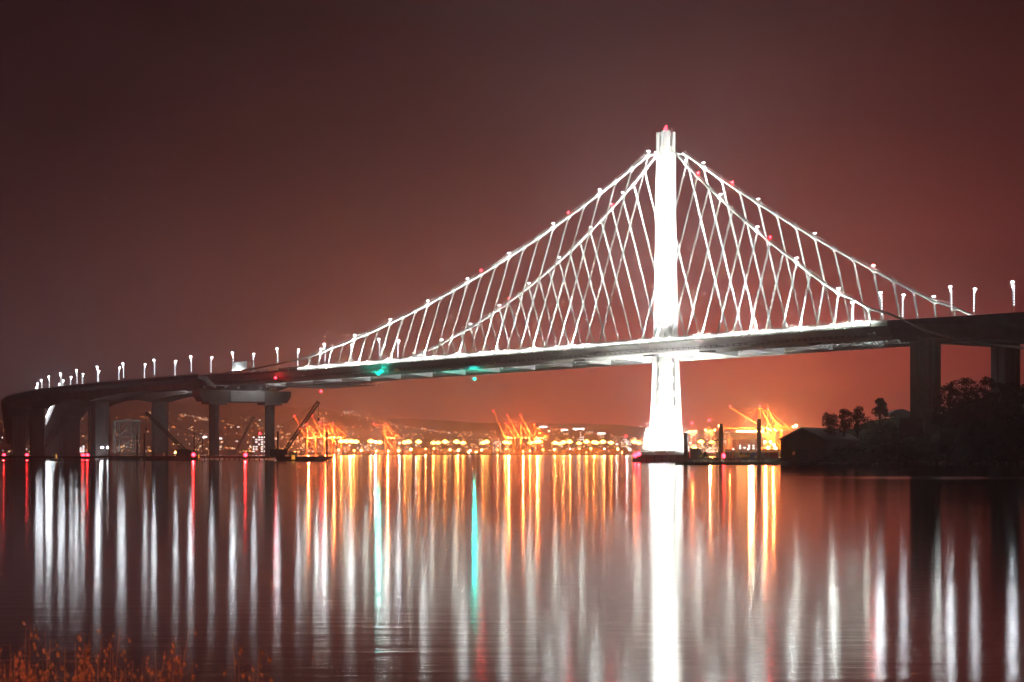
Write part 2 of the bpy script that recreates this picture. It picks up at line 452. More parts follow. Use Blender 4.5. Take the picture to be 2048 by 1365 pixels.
# --- girders
def girder(w0, w1, s_from, s_to, flip, name, parent, dep, step, mate, inset=5.0):
    """box girder: top slab, sloping outer web, flat soffit"""
    rings = []; s = s_from
    while s <= s_to+0.01:
        d = dep(s)
        if flip: q = [(w0, 0), (w0, -1.1), (w0+2.2, -d), (w1-inset, -d), (w1, -1.3), (w1, 0)]
        else: q = [(w0, 0), (w0, -1.3), (w0+inset, -d), (w1-2.2, -d), (w1, -1.1), (w1, 0)]
        rings.append([P(s, w, z) for w, z in q]); s += step
    return put(name, MB().loft(rings), mate, parent)
E2_S = 121.0
gn = girder(*WN, -430, 118, False, 'roadway_girder', br, lambda s: 5.6, 10, M_steel, 6.0)
gf = girder(*WF, -430, 118, True, 'roadway_girder', br, lambda s: 5.6, 10, M_steel, 6.0)
for gi, w, sg in ((gn, 0.0, 1), (gf, 75.0, -1)):
    # lit edge beam, rail posts and strip light
    g = MB()
    g.loft([[P(s, w-sg*0.15, 0.05), P(s, w+sg*0.5, 0.05), P(s, w+sg*0.5, 1.15), P(s, w-sg*0.15, 1.15)][::sg] for s in range(-430, 31, 10)])
    put('edge_beam', g, M_white, gi)
    g = MB(); s = -430
    while s <= 30:
        g.box(P(s, w+sg*0.2, 1.5), (0.35, 0.35, 0.8+0.4*R.random()), ROT); s += 2.5
    put('rail_posts', g, M_white, gi, kind='stuff')
    g = MB(); g.loft([[P(s, w-sg*0.45, -0.12), P(s, w-sg*0.2, -0.12), P(s, w-sg*0.2, 0.12), P(s, w-sg*0.45, 0.12)][::sg] for s in range(-420, 11, 10)])
    put('strip_light', g, G_ledsoft, gi)
    g = MB()
    for dz in (1.0, 0.6):
        g.loft([[P(s, w+sg*0.1, dz), P(s, w+sg*0.2, dz), P(s, w+sg*0.2, dz+.1), P(s, w+sg*0.1, dz+.1)][::sg] for s in range(30, 119, 8)])
    put('handrail', g, M_galv, gi)
    for n in range(-11, 43):
        s = -10*n
        a = P(s, w-sg*0.5, 0.3); b = P(s, w+sg*4.4, -3.2-0.2)
        g = MB()
        for (p0, p1, q) in ((P(s, w-sg*0.7, -0.15), P(s, w+sg*3.2, -2.9), 0.5),):
            g.bar(p0, p1, q)
        g.box(P(s, w-sg*0.35, -0.2), (0.9, 0.9, 0.9), ROT)
        put('hanger_bracket', g, M_white if n >= -1 else M_steel, gi)
# inspection rail under the near girder, with its small posts
g = MB()
for dw, dz in ((3.3, -3.9), (3.9, -4.6)):
    g.loft([[P(s, dw-.12, dz-.35), P(s, dw+.05, dz-.35), P(s, dw+.05, dz-.12), P(s, dw-.12, dz-.12)] for s in range(-420, 101, 10)])
s = -420
while s < 100: g.bar(P(s, 3.2, -3.9), P(s, 3.8, -5.0), 0.3); s += 3.6
put('inspection_rail', g, M_dark, gn)
for s0 in (-280, -318, -350, -385, 40, -230, -130):
    g = MB(); g.loft([[P(s, 9, -6.5), P(s, 12, -6.5), P(s, 12, -5.8), P(s, 9, -5.8)] for s in (s0, s0+4, s0+8)]); put('maintenance_cradle', g, M_dark, gn)
# crossbeams between the two girders
s = -420
while s <= 100:
    if abs(s-TS) > 9:
        g = MB()
        a = [P(s-2.2, 27.9, -0.7), P(s+2.2, 27.9, -0.7), P(s+1.6, 27.2, -5.5), P(s-1.6, 27.2, -5.5)]
        b = [P(s-2.2, 45.1, -0.7), P(s+2.2, 45.1, -0.7), P(s+1.6, 45.4, -6.9), P(s-1.6, 45.4, -6.9)]
        g.hexa(a, b)
        # fairing plates
        for w in (46.5,): g.hexa([P(s-4.2, w-.3, -0.9), P(s+4.2, w-.3, -0.9), P(s+3, w-.3, -4.6), P(s-3, w-.3, -4.6)], [P(s-4.2, w+.3, -0.9), P(s+4.2, w+.3, -0.9), P(s+3, w+.3, -4.6), P(s-3, w+.3, -4.6)])
        put('crossbeam', g, M_white, br)
    s += 30
for s in range(-405, 100, 30):            # service lamps in the slot between the two roadways
    if abs(s-TS) < 14: continue
    q = P(s-6, 41.5, -1.2); g = MB(); g.box(q, (1.0, 0.5, 0.4), ROT); put('service_lamp', g, G_ledsoft, br)
    lamp('gap_lamp', q+Vector((0, 0, -0.4)), P_GAP, (0.95, 0.98, 1), 0.25, br)
q = P(E2_S-9, 41, -2.0); lamp('gap_lamp', q, 5000, (.95, .98, 1), .3, br)
g = MB(); g.box(q+Vector((0, 0, .5)), (.8, .5, .4), ROT); put('service_lamp', g, G_ledsoft, br)
# maintenance gantry hung below the deck near the east pier
g = MB()
for i in range(9):
    s = 10+i*6; g.bar(P(s, 20, -8.8), P(s, 58, -8.8), 0.25); g.bar(P(s, 20, -7.0), P(s, 58, -7.0), 0.2)
    for w in range(20, 58, 6): g.bar(P(s, w, -8.8), P(s, w+3, -7.0), 0.15); g.bar(P(s, w+3, -7.0), P(s, w+6, -8.8), 0.15)
for w in (20, 39, 58): g.bar(P(10, w, -8.8), P(58, w, -8.8), 0.25); g.bar(P(10, w, -7.0), P(58, w, -7.0), 0.25)
put('hanging_gantry', g, M_dark, br)
g = MB()
for i in range(8):
    s = -428+i*6; g.bar(P(s, 6, -8.6), P(s, 30, -8.6), 0.25)
    for w in range(6, 30, 6): g.bar(P(s, w, -8.6), P(s, w+3, -6.4), 0.16); g.bar(P(s, w+3, -6.4), P(s, w+6, -8.6), 0.16)
put('hanging_gantry', g, M_dark, br)

# --- east pier (two octagonal columns and a cap beam)
E2 = 121.0
def octa(c, r, z0, z1, rz=0.0, taper=1.0, sx=1.0):
    rings = []
    for z, k in ((z0, 1.0), (z1, taper)):
        rings.append([Vector((c.x+r*k*(math.cos(t+rz)), c.y+r*k*math.sin(t+rz)*sx, z)) for t in [math.pi/8+i*math.pi/4 for i in range(8)]])
    return rings
for w in (12, 55):
    c = P(E2, w, z=0); g = MB(); g.loft(octa(c, 3.35, 1.0, 36.2)); put('pier_column', g, M_conc, br)
    g = MB(); c0 = P(E2, w, z=36.4); g.box(c0+Vector((0,0,0.2)), (13, 9.5, 1.8), ROT+math.pi/2); put('column_pad', g, M_concd, br)
g = MB()
za, zb = 37.2, 44.9
prof = [(-1.5, zb), (-1.5, 41.3), (1.5, za), (66, za), (69, 41.3), (69, zb)]
g.loft([[P(E2+d, w, z=z) for w, z in prof][::-1] for d in (-4.2, 4.2)])
put('cap_beam', g, M_conc, br)
g = MB(); g.loft([[P(E2+d, w, z=z) for w, z in ((22, zb-0.4), (22, za+0.6), (48, za+0.6), (48, zb-0.4))][::-1] for d in (-4.5, -4.2)]); put('steel_cladding', g, M_galv, br)
for w in (4, 12, 20, 30, 47, 55, 63):
    g = MB(); g.box(P(E2, w, z=46.8), (2.2, 2.2, 1.4), ROT); put('bearing', g, M_dark, br)
# --- west pier: two bents of grooved columns
W2 = -440.0
for w in (12.5, 71.0):
    c = P(W2, w, z=0)
    for k in (-1, 0, 1):
        for j in (-1, 1):
            g = MB(); o = Vector((math.cos(ROT+math.pi/2)*k*4.1+math.cos(ROT)*j*2.1, math.sin(ROT+math.pi/2)*k*4.1+math.sin(ROT)*j*2.1, 0))
            g.box(c+o+Vector((0, 0, 33)), (3.4, 3.3, 42), ROT); put('pier_column', g, M_conc, br)
    g = MB(); g.box(c+Vector((0, 0, 31)), (5.0, 10, 38), ROT); put('pier_core', g, M_concd, br)
c = P(W2, 12.5, z=0)
g = MB(); g.box(c+Vector((-5.5, -3, 13)), (9, 8, 12.5), ROT); put('pier_pedestal', g, M_conc, br)
g = MB(); g.loft([[P(W2+d, w, -6.2+dz) for w, dz in ((0, 0), (2, -2.2), (73, -2.2), (75, 0))][::-1] for d in (-5, 5)]); put('cap_beam', g, M_conc, br)
# west approach roadway, concrete, deeper
for w0, w1, fl in ((-1.0, 28, False), (47, 76, True)):
    rings = []
    for s in range(-600, -429, 10):
        d = 7.0 + 2.6*smooth(-440, -490, s)
        e = 1.3+3.6*smooth(-445, -500, s)
        q = [(w0, 0.9), (w0, -e), (w0+4, -d), (w1-3, -d), (w1, -e), (w1, 0.9)]
        rings.append([P(s, w, z) for w, z in q])
    put('approach_roadway', MB().loft(rings), M_concd, br)
g = MB(); g.loft([[P(s, 30, -9.0), P(s, 46, -9.0), P(s, 46, -3.0), P(s, 30, -3.0)] for s in (-500, -494)]); put('crossbeam', g, M_white, br)

# --- floodlights for the tower (fixtures stand on the decks and on the footing)
def flood(pos, aim, power, cone=34):
    g = MB(); d = (Vector(aim)-Vector(pos)).normalized()
    g.tube([Vector(pos)-d*1.2, Vector(pos)-d*0.3], 0.5, 8); put('floodlight', g, M_galv, br)
    lamp('tower_flood', pos, power, (1.0, 1.0, 0.96), 0.5, br, 'SPOT', aim, cone, 0.5)
for ds in (-34, 34):
    for w in (2, 73):
        for z, k in ((92, 0.8), (155, 2.6)):
            flood(P(TS+ds, w, 3.5), (TC.x, TC.y, z), P_TOWER*k, 50)
for dx, dy in ((-15.5, -15), (16.5, -15), (-15.5, 13), (16.5, 13)):
    flood((TC.x+dx, TC.y+dy, 4.6), (TC.x, TC.y, 30), P_TOWER*.4, 100)

# =================================================================== VIADUCT (skyway)
vd = thing('concrete_viaduct', P(300, 37, z=0), 'long dark concrete viaduct curving away beyond the suspension bridge, on slab piers', 'viaduct')
PIERS = [121+164*k for k in range(1, 14)]
def vdepth(s):
    t = ((s-121) % 164)/164.0; return 6.3+4.0*abs(2*t-1)**2.2
for w0, w1 in ((0, 30.5), (45.5, 76)):
    s = 121.0; seg = 0
    for a, b in zip([121]+PIERS, PIERS):
        rings = []
        for i in range(11):
            s = a+(b-a)*i/10; d = vdepth(s) if i not in (0, 10) else (10.3 if s > 130 else 5.9)
            q = [(w0, 1.0), (w0, -0.9), (w0+5.5, -3.0), (w0+6.8, -d), (w1-6.8, -d), (w1-5.5, -3.0), (w1, -0.9), (w1, 1.0)]
            rings.append([P(s, w, z) for w, z in q])
        put('box_girder', MB().loft(rings), M_conc, vd)
    for s in PIERS:
        x, y, h = path(s); c = P(s, (w0+w1)/2, z=0); zt = deckz(s)-9.8
        g = MB(); g.box(c+Vector((0, 0, zt/2+.5)), (5.4, 7.0, zt-1), -h+math.pi); pc = put('pier_column', g, M_conc, vd)
        for k in (-1, 1):
            e = MB(); o = Vector((math.sin(h)*k*4.3, math.cos(h)*k*4.3, 0)); e.box(c+o+Vector((0, 0, zt/2+.5)), (6.4, 1.7, zt-1), -h+math.pi); put('pier_fin', e, M_conc, pc)
        g = MB(); g.box(c+Vector((0, 0, 0.9)), (19, 17, 2.9), -h+math.pi); put('footing', g, M_concd, vd)
    g = MB(); g.loft([[P(s, w0+.1, 1.0), P(s, w0+.35, 1.0), P(s, w0+.35, 1.7), P(s, w0+.1, 1.7)] for s in range(121, 2200, 20)]); put('parapet_rail', g, M_galv, vd)
q = P(215, 38, 0.5); g = MB(); g.box(q, (.9, .6, .4)); put('service_lamp', g, G_ledsoft, vd); lamp('gap_lamp', q+Vector((0, 0, -.5)), 16000, (.95, .98, 1), .3, vd)
# red tail lights smeared along the deck are long-exposure trails; stand-in rails omitted

# =================================================================== ROADWAY LAMPS
def lamp_proto(flip):
    root = thing('roadway_lamp', (0, 0, 0), '', 'street lamp')
    g = MB(); g.tube([(0, 0, 0), (0, 0, 15.2)], 0.24, 8, r2=0.15); put('pole', g, M_white, root, local=True)
    g = MB(); g.box((0, 0, 15.5), (1.2, 0.9, 0.35)); g.ball((0, 0, 15.4), 0.62, 0.6); put('lamp_head', g, G_led, root, local=True)
    for k in range(8):
        z = 13.9-k*1.15; g = MB(); dx = 0.6 if not flip else -0.55; g.box((dx, -0.2, z), (0.34, 0.3, 0.34))
        put('floodlight', g, G_string, root, local=True)
    lamp('street_light', (0, -0.1, 14.3), P_ROAD*(1.0 if not flip else 0.6), (0.88, 0.94, 1.0), 0.5, root)
    return root
protoA, protoB = lamp_proto(False), lamp_proto(True)
GL = 'street lamps along the bridge roadway'
rowA = [76+51*k for k in range(0, 26)]; rowA = [25]+rowA+[-30, -402, -440, -472, -515]
rowB = [78+51*k for k in range(0, 24)]; rowB = [21, -26]+rowB+[-401, -440]
extraA = [-40]
fixed = {25: 'lamp with a string of lights just above the east end of the near cable',
         76: 'lamp with a string of lights over the east pier, right of the slender cable end',
         -402: 'lamp with a string of lights in front of the west cable fan',
         -440: 'tall lamp with a string of lights beside the westmost cable foot',
         -472: 'lamp with a string of lights near the right edge above the dark roadway',
         -30: 'lamp with a string of lights seen among the hangers above the green lamp',
         -515: 'lamp beyond the right edge of the dark roadway'}
def _ord():
    o = ['first', 'second', 'third', 'fourth', 'fifth', 'sixth', 'seventh', 'eighth', 'ninth']
    a = o+['tenth', 'eleventh', 'twelfth', 'thirteenth', 'fourteenth', 'fifteenth', 'sixteenth', 'seventeenth', 'eighteenth', 'nineteenth']
    for t, u in (('twenty', 'twentieth'), ('thirty', 'thirtieth'), ('forty', 'fortieth'), ('fifty', 'fiftieth'), ('sixty', 'sixtieth'), ('seventy', 'seventieth')): a += [u]+[t+' '+q for q in o]
    return a
ordn = _ord()
_unused = ['first', 'second', 'third', 'fourth', 'fifth', 'sixth', 'seventh', 'eighth', 'ninth', 'tenth', 'eleventh', 'twelfth', 'thirteenth', 'fourteenth', 'fifteenth', 'sixteenth', 'seventeenth', 'eighteenth', 'nineteenth', 'twentieth']
def place_lamps(rows, w, proto, nm, fixed):
    first = True; k = 0; far = 0; fk = 0
    for s in rows:
        o = proto if first else copy_tree(proto); first = False
        o.location = P(s, w, 1.0)
        if s in fixed: lb = fixed[s]
        elif s > 76 and s < 700:
            lb = nm % ordn[k]; k += 1
        else: lb = 'tiny '+('bright' if w < 40 else 'plain')+' lamp on the far curve of the viaduct, %s nearest there' % ordn[fk]; fk += 1
        o['label'] = lb; o['group'] = GL
        if s > 640:                    # the crowded far lamps: one light source stands for three neighbours
            far += 1
            for ch in list(o.children):
                if ch.type == 'LIGHT':
                    if far % 3: bpy.data.objects.remove(ch)
                    else: ch.data = ch.data.copy(); ch.data.energy *= 3
place_lamps(rowA, 30, protoA, 'bright lamp strung with lights, %s of its row left of the sign board', fixed)
fixedB = {21: 'plain lamp standing behind the first slender cable section at the left cable end', -26: 'lamp seen through the leftmost hangers of the near cable',          78: 'plain lamp between the sign board and the left cable end', -401: 'plain lamp behind the west hangers close to the cable foot', -440: 'plain lamp with small lights left side, above the dark west roadway'}
place_lamps(rowB, 48, protoB, 'plain slim lamp, %s of the back row counted from the sign board', fixedB)

# road sign on the near roadway
sg = thing('road_sign', P(112, 26, 1.0), 'white backed overhead sign panel on posts above the east pier', 'sign')
a, b = P(121, 26, 1.0), P(97, 26, 1.0)
for p in (a, b): g = MB(); g.tube([p, p+Vector((0,0,8.6))], 0.3, 6); put('post', g, M_white, sg)
g = MB(); g.bar(a+Vector((0,0,8)), b+Vector((0,0,8)), 0.35); g.bar(a+Vector((0,0,4.2)), b+Vector((0,0,4.2)), 0.3); put('truss', g, M_white, sg)
p0, p1 = P(120, 25.6, 1.0), P(103, 25.6, 1.0)
g = MB(); dv = (P(110, 25.3)-P(110, 25.6)); g.hexa([p0+Vector((0,0,3.9)), p1+Vector((0,0,3.9)), p1+Vector((0,0,8.8)), p0+Vector((0,0,8.8))], [p0+dv+Vector((0,0,3.9)), p1+dv+Vector((0,0,3.9)), p1+dv+Vector((0,0,8.8)), p0+dv+Vector((0,0,8.8))]); put('panel', g, M_white, sg)
for t in (0.15, 0.4, 0.65):
    q = p0.lerp(p1, t)+Vector((0,0,3.5))+dv*4; g = MB(); g.box(q, (0.9, 0.6, 0.4), ROT); put('sign_light', g, G_led, sg)
q = p0.lerp(p1, .4)+Vector((0,0,2.4))+dv*14; lamp('sign_lamp', q, 2500, (0.95, 0.97, 1), 0.3, sg)

# navigation lights under the deck
def navlight(px, py, s, col, G, pw, label):
    x, y, h = path(s)
    # across distance solved so that the lamp sits under the girder at this picture column
    t = (px-1024)/F; w = (t*y-x)/(math.sin(h)-t*math.cos(h)); p = P(s, w, z=0); p.z = CAMZ+(HZ-py)/F*p.y
    o = thing('navigation_light', p, label, 'lamp')
    g = MB(); g.ball(p, 0.75); put('lens', g, G, o)
    g = MB(); g.bar(p+Vector((0,0,0.4)), p+Vector((0,0,3.2)), 0.18); g.bar(p+Vector((-.9,0,0.9)), p+Vector((.9,0,0.9)), 0.15); put('hanger_rod', g, M_galv, o)
    lamp('navigation_lamp', p+Vector((0, -0.2, -1.6)), pw, col, 0.3, o)
navlight(757, 748, -62, (0.0, 1.0, 0.68), G_green, 6000, 'green lamp glowing on the underside of the roadway, nearer the left cable end')
navlight(949, 758, -110, (0.0, 1.0, 0.72), G_green, 9000, 'hanging green lamp below the roadway between two lit crossbeams')
navlight(642, 783, 40, (1, 0.03, 0.03), G_red, 500, 'tiny red lamp at the tip of the gantry below the roadway')
navlight(551, 756, 33, (1, 0.0, 0.0), G_red, 700, 'red lamp glowing on the dark girder face left of the cable end')

# =================================================================== PIER BASE RED LIGHTS, BARGES, TRESTLE
def redlight(px, Y, label, pw=500, py=911):
    p = frame(px, py, Y); o = thing('warning_light', Vector((p.x, p.y, 1.5)), label, 'lamp')
    g = MB(); g.bar((p.x, p.y, 1.5), p, 0.2); put('post', g, M_dark, o)
    g = MB(); g.ball(p, 1.15, n=10, m=6); put('lens', g, G_red, o)
    lamp('warning_lamp', p+Vector((0, -1.4, 0.1)), pw*2.2, (1, 0.02, 0.02), 0.5, o)
redlight(8, 1290, 'red warning light at the foot of the leftmost viaduct piers', 2600)
redlight(54, 1290, 'red warning light between the two leftmost pale pier columns', 2600)
redlight(175, 1280, 'red warning light just left of the wide grooved pier column', 2200)
redlight(166, 1283, 'smaller red light close beside the one left of the grooved pier', 500)
redlight(387, 1180, 'red warning light on the trestle left of the slim east pier column', 3200, 910)
redlight(491, 1180, 'red warning light midway between the two slim east pier columns', 3200, 910.5)
redlight(1277, 972, 'red light cluster on the left end of the tower footing', 900, 908)
redlight(1270, 960, 'small red light at the water edge of the tower footing', 400, 911)
redlight(1446, 930, 'red lamp at the foot of the tall black pile right of the tower', 300, 912)
ts = thing('timber_trestle', (frame(300, 906, 1200).x, 1200, 0), 'long low dark trestle at the waterline along the left piers', 'pier')
xa, xb = frame(-20, 906, 1200).x, frame(560, 906, 1180).x
k = int((xb-xa)/9)
for i in range(k):
    x = xa+i*9
    g = MB(); g.box((x+4.5, 1196, 1.9+0.15*math.sin(i)), (8.94, 14, 1.3)); put('deck_section', g, M_pile, ts)
    g = MB()
    for q in (0, 3, 6): g.tube([(x+q, 1189.4, -0.5), (x+q, 1189.4, 2.4+0.3*R.random())], 0.32, 6)
    put('pile', g, M_pile, ts)
def barge(px0, px1, Y, label, h=2.0, m=M_dark):
    a, b = frame(px0, 906, Y).x, frame(px1, 906, Y).x; c = ((a+b)/2, Y, 0)
    o = thing('barge', c, label, 'barge'); L_ = b-a
    g = MB(); g.loft([[Vector((c[0]+x, Y+y, z)) for x, z in ((-L_/2, h), (-L_/2+1.6, -0.4), (L_/2-3.2, -0.4), (L_/2, h))] for y in (-7, 7)]); put('hull', g, m, o)
    g = MB(); g.box((c[0]-L_*0.2, Y, h+1.3), (L_*0.14, 5, 2.6)); g.box((c[0]+L_*0.3, Y+1, h+.5), (L_*0.1, 3, 1.0)); put('deck_house', g, M_steel, o)
    g = MB()
    for t in (-0.45, 0.42): g.tube([(c[0]+L_*t, Y-5, 0), (c[0]+L_*t, Y-5, 16.5)], 0.5, 6)
    put('spud', g, M_pile, o)
    return o
barge(552, 664, 1120, 'dark crane barge riding low right of the slim east pier', 2.4)
barge(286, 400, 1230, 'flat work barge between the two pale piers at left', 2.2)
barge(218, 282, 1330, 'small dark barge beneath the steel truss remnant', 2.2)
for px, Y, lb in ((402, 1180, 'amber marker board on the trestle near the left barge'), (590, 1110, 'amber marker board on the dark crane barge hull'), (119, 1180, 'amber marker board at the viaduct footing far left')):
    p = frame(px, 915 if px > 500 else 913, Y); o = thing('marker_board', (p.x, p.y-8.2, 0), lb, 'sign')
    g = MB(); g.box((p.x, p.y-8.2, p.z), (1.9 if px > 500 else 0.7, 0.2, 2.4)); put('board', g, glow('amber_board', (1.0, 0.42, 0.06), 0.9), o)
    g = MB(); g.bar((p.x, p.y-8, -0.5), (p.x, p.y-8, p.z-1.1), 0.25); put('post', g, M_dark, o)
def lattice(g, a, b, w, k, t=0.25, up=Vector((0,0,1))):
    a, b = Vector(a), Vector(b); d = (b-a).normalized(); u = d.cross(up).normalized() if abs(d.dot(up)) < .99 else Vector((1,0,0)); v = u.cross(d)
    cs = [(u+v)*w/2, (u-v)*w/2, (-u-v)*w/2, (-u+v)*w/2]
    for c in cs: g.bar(a+c, b+c, t*1.4)
    for i in range(k):
        p, q = a.lerp(b, i/k), a.lerp(b, (i+1)/k)
        for j in range(4):
            g.bar(p+cs[j], q+cs[(j+1) % 4], t)
            g.bar(q+cs[j], q+cs[(j+1) % 4], t*.8)
def derrick(px, Y, tip, label, m, gantry=None, scale=1.0):
    p = frame(px, 906, Y); p.z = 2.2; t = frame(tip[0], tip[1], Y)
    o = thing('derrick_crane', p, label, 'crane')
    g = MB(); lattice(g, p+Vector((0,0,2)), t, 1.7*scale, 16, 0.3*scale); put('boom', g, m, o)
    g = MB(); g.box(p+Vector((-3*scale, 0, 2.2)), (8*scale, 5, 4.4)); g.box(p+Vector((1.2*scale, 0, 2.6)), (2.2*scale, 3, 3)); put('cab', g, m, o)
    sx = -1 if tip[0] > px else 1
    top = p+Vector((sx*9*scale, 0, 13*scale)); g = MB(); g.bar(p+Vector((sx*3*scale,0,3)), top, 0.5*scale); g.bar(p+Vector((sx*9*scale, 0, 1)), top, 0.4*scale); put('gantry', g, m, o)
    g = MB(); g.tube([top, top.lerp(t, .5)-Vector((0,0,0.8)), t], 0.14, 4); g.tube([t, t-Vector((0, 0, 9*scale))], 0.12, 4); put('cables', g, m, o)
    g = MB(); g.box(t-Vector((0,0,10*scale)), (1, 1, 1.8)); put('hook_block', g, m, o)
    return o
derrick(566, 1120, (637, 804), 'dark lattice boom crane leaning up to the right on the barge by the east pier', M_dark)
derrick(376, 1230, (292, 826), 'dark boom crane leaning left behind the pale pier columns', M_dark)
derrick(470, 1700, (507, 834), 'small pale crane with red tipped boom between the two slim columns', M_galv)
derrick(1395, 905, (1438, 879), 'pale lattice crane boom lying beside the tower foot', M_galv, scale=0.5)
# steel truss remnant of the old bridge
tr = thing('steel_truss', frame(250, 906, 1400), 'grey steel truss tower with crossed bracing between the left piers', 'truss')
def box_truss(x0, x1, Y, y0, z0, z1, mt):
    for z in (z0, z1):
        g = MB(); g.bar((x0, Y, z), (x1, Y, z), 1.0); g.bar((x0, Y+y0, z), (x1, Y+y0, z), 1.0); put('chord', g, mt, tr)
    for x in (x0, x1, x0+3.2, x1-3.2):
        g = MB(); lattice(g, (x, Y, z0), (x, Y, z1), 1.4, 8, 0.3); put('post', g, mt, tr)
    zm = (z0+z1)/2
    for a, b in (((x0+3, z0), (x1-3, zm)), ((x1-3, z0), (x0+3, zm)), ((x0+3, zm), (x1-3, z1)), ((x1-3, zm), (x0+3, z1)), ((x0, zm), (x1, zm))):
        g = MB(); g.bar((a[0], Y, a[1]), (b[0], Y, b[1]), 0.75); put('brace', g, mt, tr)
        g = MB(); g.bar((a[0], Y+y0, a[1]), (b[0], Y+y0, b[1]), 0.6); put('brace', g, mt, tr)
x0, x1 = frame(229, 906, 1400).x, frame(276, 906, 1400).x
box_truss(x0, x1, 1400, 12, 4.5, 27, M_steel)
lamp('work_lamp', (x0-6, 1380, 5), 3500, (0.95, 0.95, 1), 0.4, tr)
for q in (-5.5, -1.5):
    g = MB(); g.ball((x0+q, 1384, 8.2), 0.75); put('work_lamp_head', g, G_led, tr)
    g = MB(); g.bar((x0+q, 1384, 2), (x0+q, 1384, 7.6), 0.2); put('work_lamp_post', g, M_dark, tr)

# tall mooring piles and quay beside the tower
for px, py, Y, lb in ((1442, 848, 930, 'tall black steel pile with a lamp at its foot, middle of three'), (1518, 838, 930, 'tallest black steel pile, in front of the bright ship crane'), (1371.5, 866, 935, 'short black pile touching the right side of the tower')):
    p = frame(px, py, Y); g = MB(); g.tube([(p.x, Y, -1), (p.x, Y, p.z)], 0.95, 12)
    o = put('mooring_pile', g, M_pile, label=lb, category='pile', group='mooring piles by the tower')
g = MB(); a, b = frame(1442, 855, 930), frame(1518, 855, 930); g.tube([a, a.lerp(b, .5)-Vector((0,0,.3)), b], 0.08, 4); put('mooring_line', g, M_dark, label='thin line strung between the two tall black piles', category='cable')

# =================================================================== ISLAND AT RIGHT
def isl(px, Y):
    def prof(pts, x):
        if x <= pts[0][0]: return pts[0][1]
        for (a, za), (b, zb) in zip(pts, pts[1:]):
            if x <= b: return za+(zb-za)*smooth(a, b, x)
        return pts[-1][1]
    spit = prof([(1360, -1.5), (1385, 1.6), (1560, 1.8), (1640, 3)], px)*smooth(920, 936, Y) if Y < 1010 else -2
    if px > 1560: spit = -2
    front = prof([(1535, -1.2), (1560, 1.6), (1620, 3.5), (1690, 6), (1790, 9), (1850, 9.5), (1900, 16), (1960, 19), (2060, 20), (2400, 24)], px)
    back = prof([(1600, 0), (1650, 6), (1700, 15), (1740, 19), (1810, 21), (1860, 21), (1950, 29), (2400, 34)], px)
    sh = 742+9*math.sin(px*0.021)+4*math.sin(px*0.09)
    z = -1.5
    if px > 1530: z = -1.5+(front+1.5)*smooth(sh, sh+58, Y)+max(0, back-front)*smooth(835, 905, Y)
    return max(z, spit if 1340 < px < 1600 else -2)
def build_island():
    nx, ny = 130, 62; vs = []; fs = []; rr = random.Random(3)
    for j in range(ny+1):
        Y = 715+(1080-715)*j/ny
        for i in range(nx+1):
            px = 1350+(2620-1350)*i/nx
            z = isl(px, Y); 
            if z > 0.5: z += rr.uniform(-0.5, 0.5)
            vs.append(((px-1024)/F*Y, Y, z))
    for j in range(ny):
        for i in range(nx):
            a = j*(nx+1)+i
            fs.append((a, a+1, a+nx+2, a+nx+1))
    put('terrain', MB().add(vs, fs), mat('dry_grass_bank', (0.026, 0.033, 0.013), 0.95, var=0.6, scale=0.15, spec=0.1), kind='structure')
build_island()
# warehouse
def warehouse():
    Y = 775; a = frame(1561, 906, Y).x; b = frame(1648, 906, Y).x
    z0, ze, zr = 1.0, CAMZ+(HZ-880)/F*Y, CAMZ+(HZ-858)/F*Y
    back = Vector((20.0, 36.0, 0)); o = thing('warehouse', (a, Y, 0), 'dark gabled shoreside warehouse left of the wooded slope', 'building')
    mw = mat('dark_corrugated_siding', (0.10, 0.06, 0.05), 0.7, var=0.3, scale=0.4); mr_ = mat('grey_sheet_roof', (0.11, 0.10, 0.10), 0.6, var=0.3, scale=0.3)
    pf = [Vector((a, Y, z0)), Vector((b, Y, z0)), Vector((b, Y, ze)), Vector(((a+b)/2, Y, zr)), Vector((a, Y, ze))]
    g = MB(); g.loft([pf, [p+back for p in pf]]); put('wall', g, mw, o)
    up = Vector((0, 0, 0.25)); m_ = Vector(((a+b)/2, Y, zr)); ov = -back*0.02
    for e, sgn in ((Vector((a-.5, Y, ze-.25)), -1), (Vector((b+.5, Y, ze-.25)), 1)):
        g = MB(); g.hexa([e+ov+up, m_+ov+up, m_+back*1.02+up, e+back*1.02+up], [e+ov+up*2.4, m_+ov+up*2.4, m_+back*1.02+up*2.4, e+back*1.02+up*2.4]); put('roof', g, mr_, o)
    for i in range(15):
        t = (i+.5)/15; x = a+(b-a)*t; zt = ze+(zr-ze)*(1-abs(2*t-1))-0.4
        g = MB(); g.box((x, Y-.06, (z0+zt)/2), (0.18, 0.12, zt-z0)); put('siding_batten', g, mw, o)
    g = MB(); g.box(((a+b)/2, Y-.1, 3.4), (4.5, 0.2, 4.8)); put('door', g, M_dark, o)
    p = frame(1589.5, 907, Y-3); g = MB(); g.box((p.x, Y-.2, p.z), (0.9, 0.3, 1.1)); put('notice_board', g, glow('faint_red_notice', (0.35, 0.08, 0.03), 0.5), o)
warehouse()
# white tent roof on the slope
tp = frame(1803, 823, 915); g = MB()
g.loft([[Vector((tp.x-9*k, tp.y, tp.z+h)) , Vector((tp.x+9*k, tp.y, tp.z+h)), Vector((tp.x+9*k, tp.y+12, tp.z+h)), Vector((tp.x-9*k, tp.y+12, tp.z+h))] for k, h in ((.6, -2.5), (.55, -1.0), (0.36, .2), (0.08, 1.0))])
put('tent', g, mat('pale_canvas', (0.12, 0.13, 0.14), 0.8), label='pale low tent roof peeping over the hill left of the west pier', category='tent')

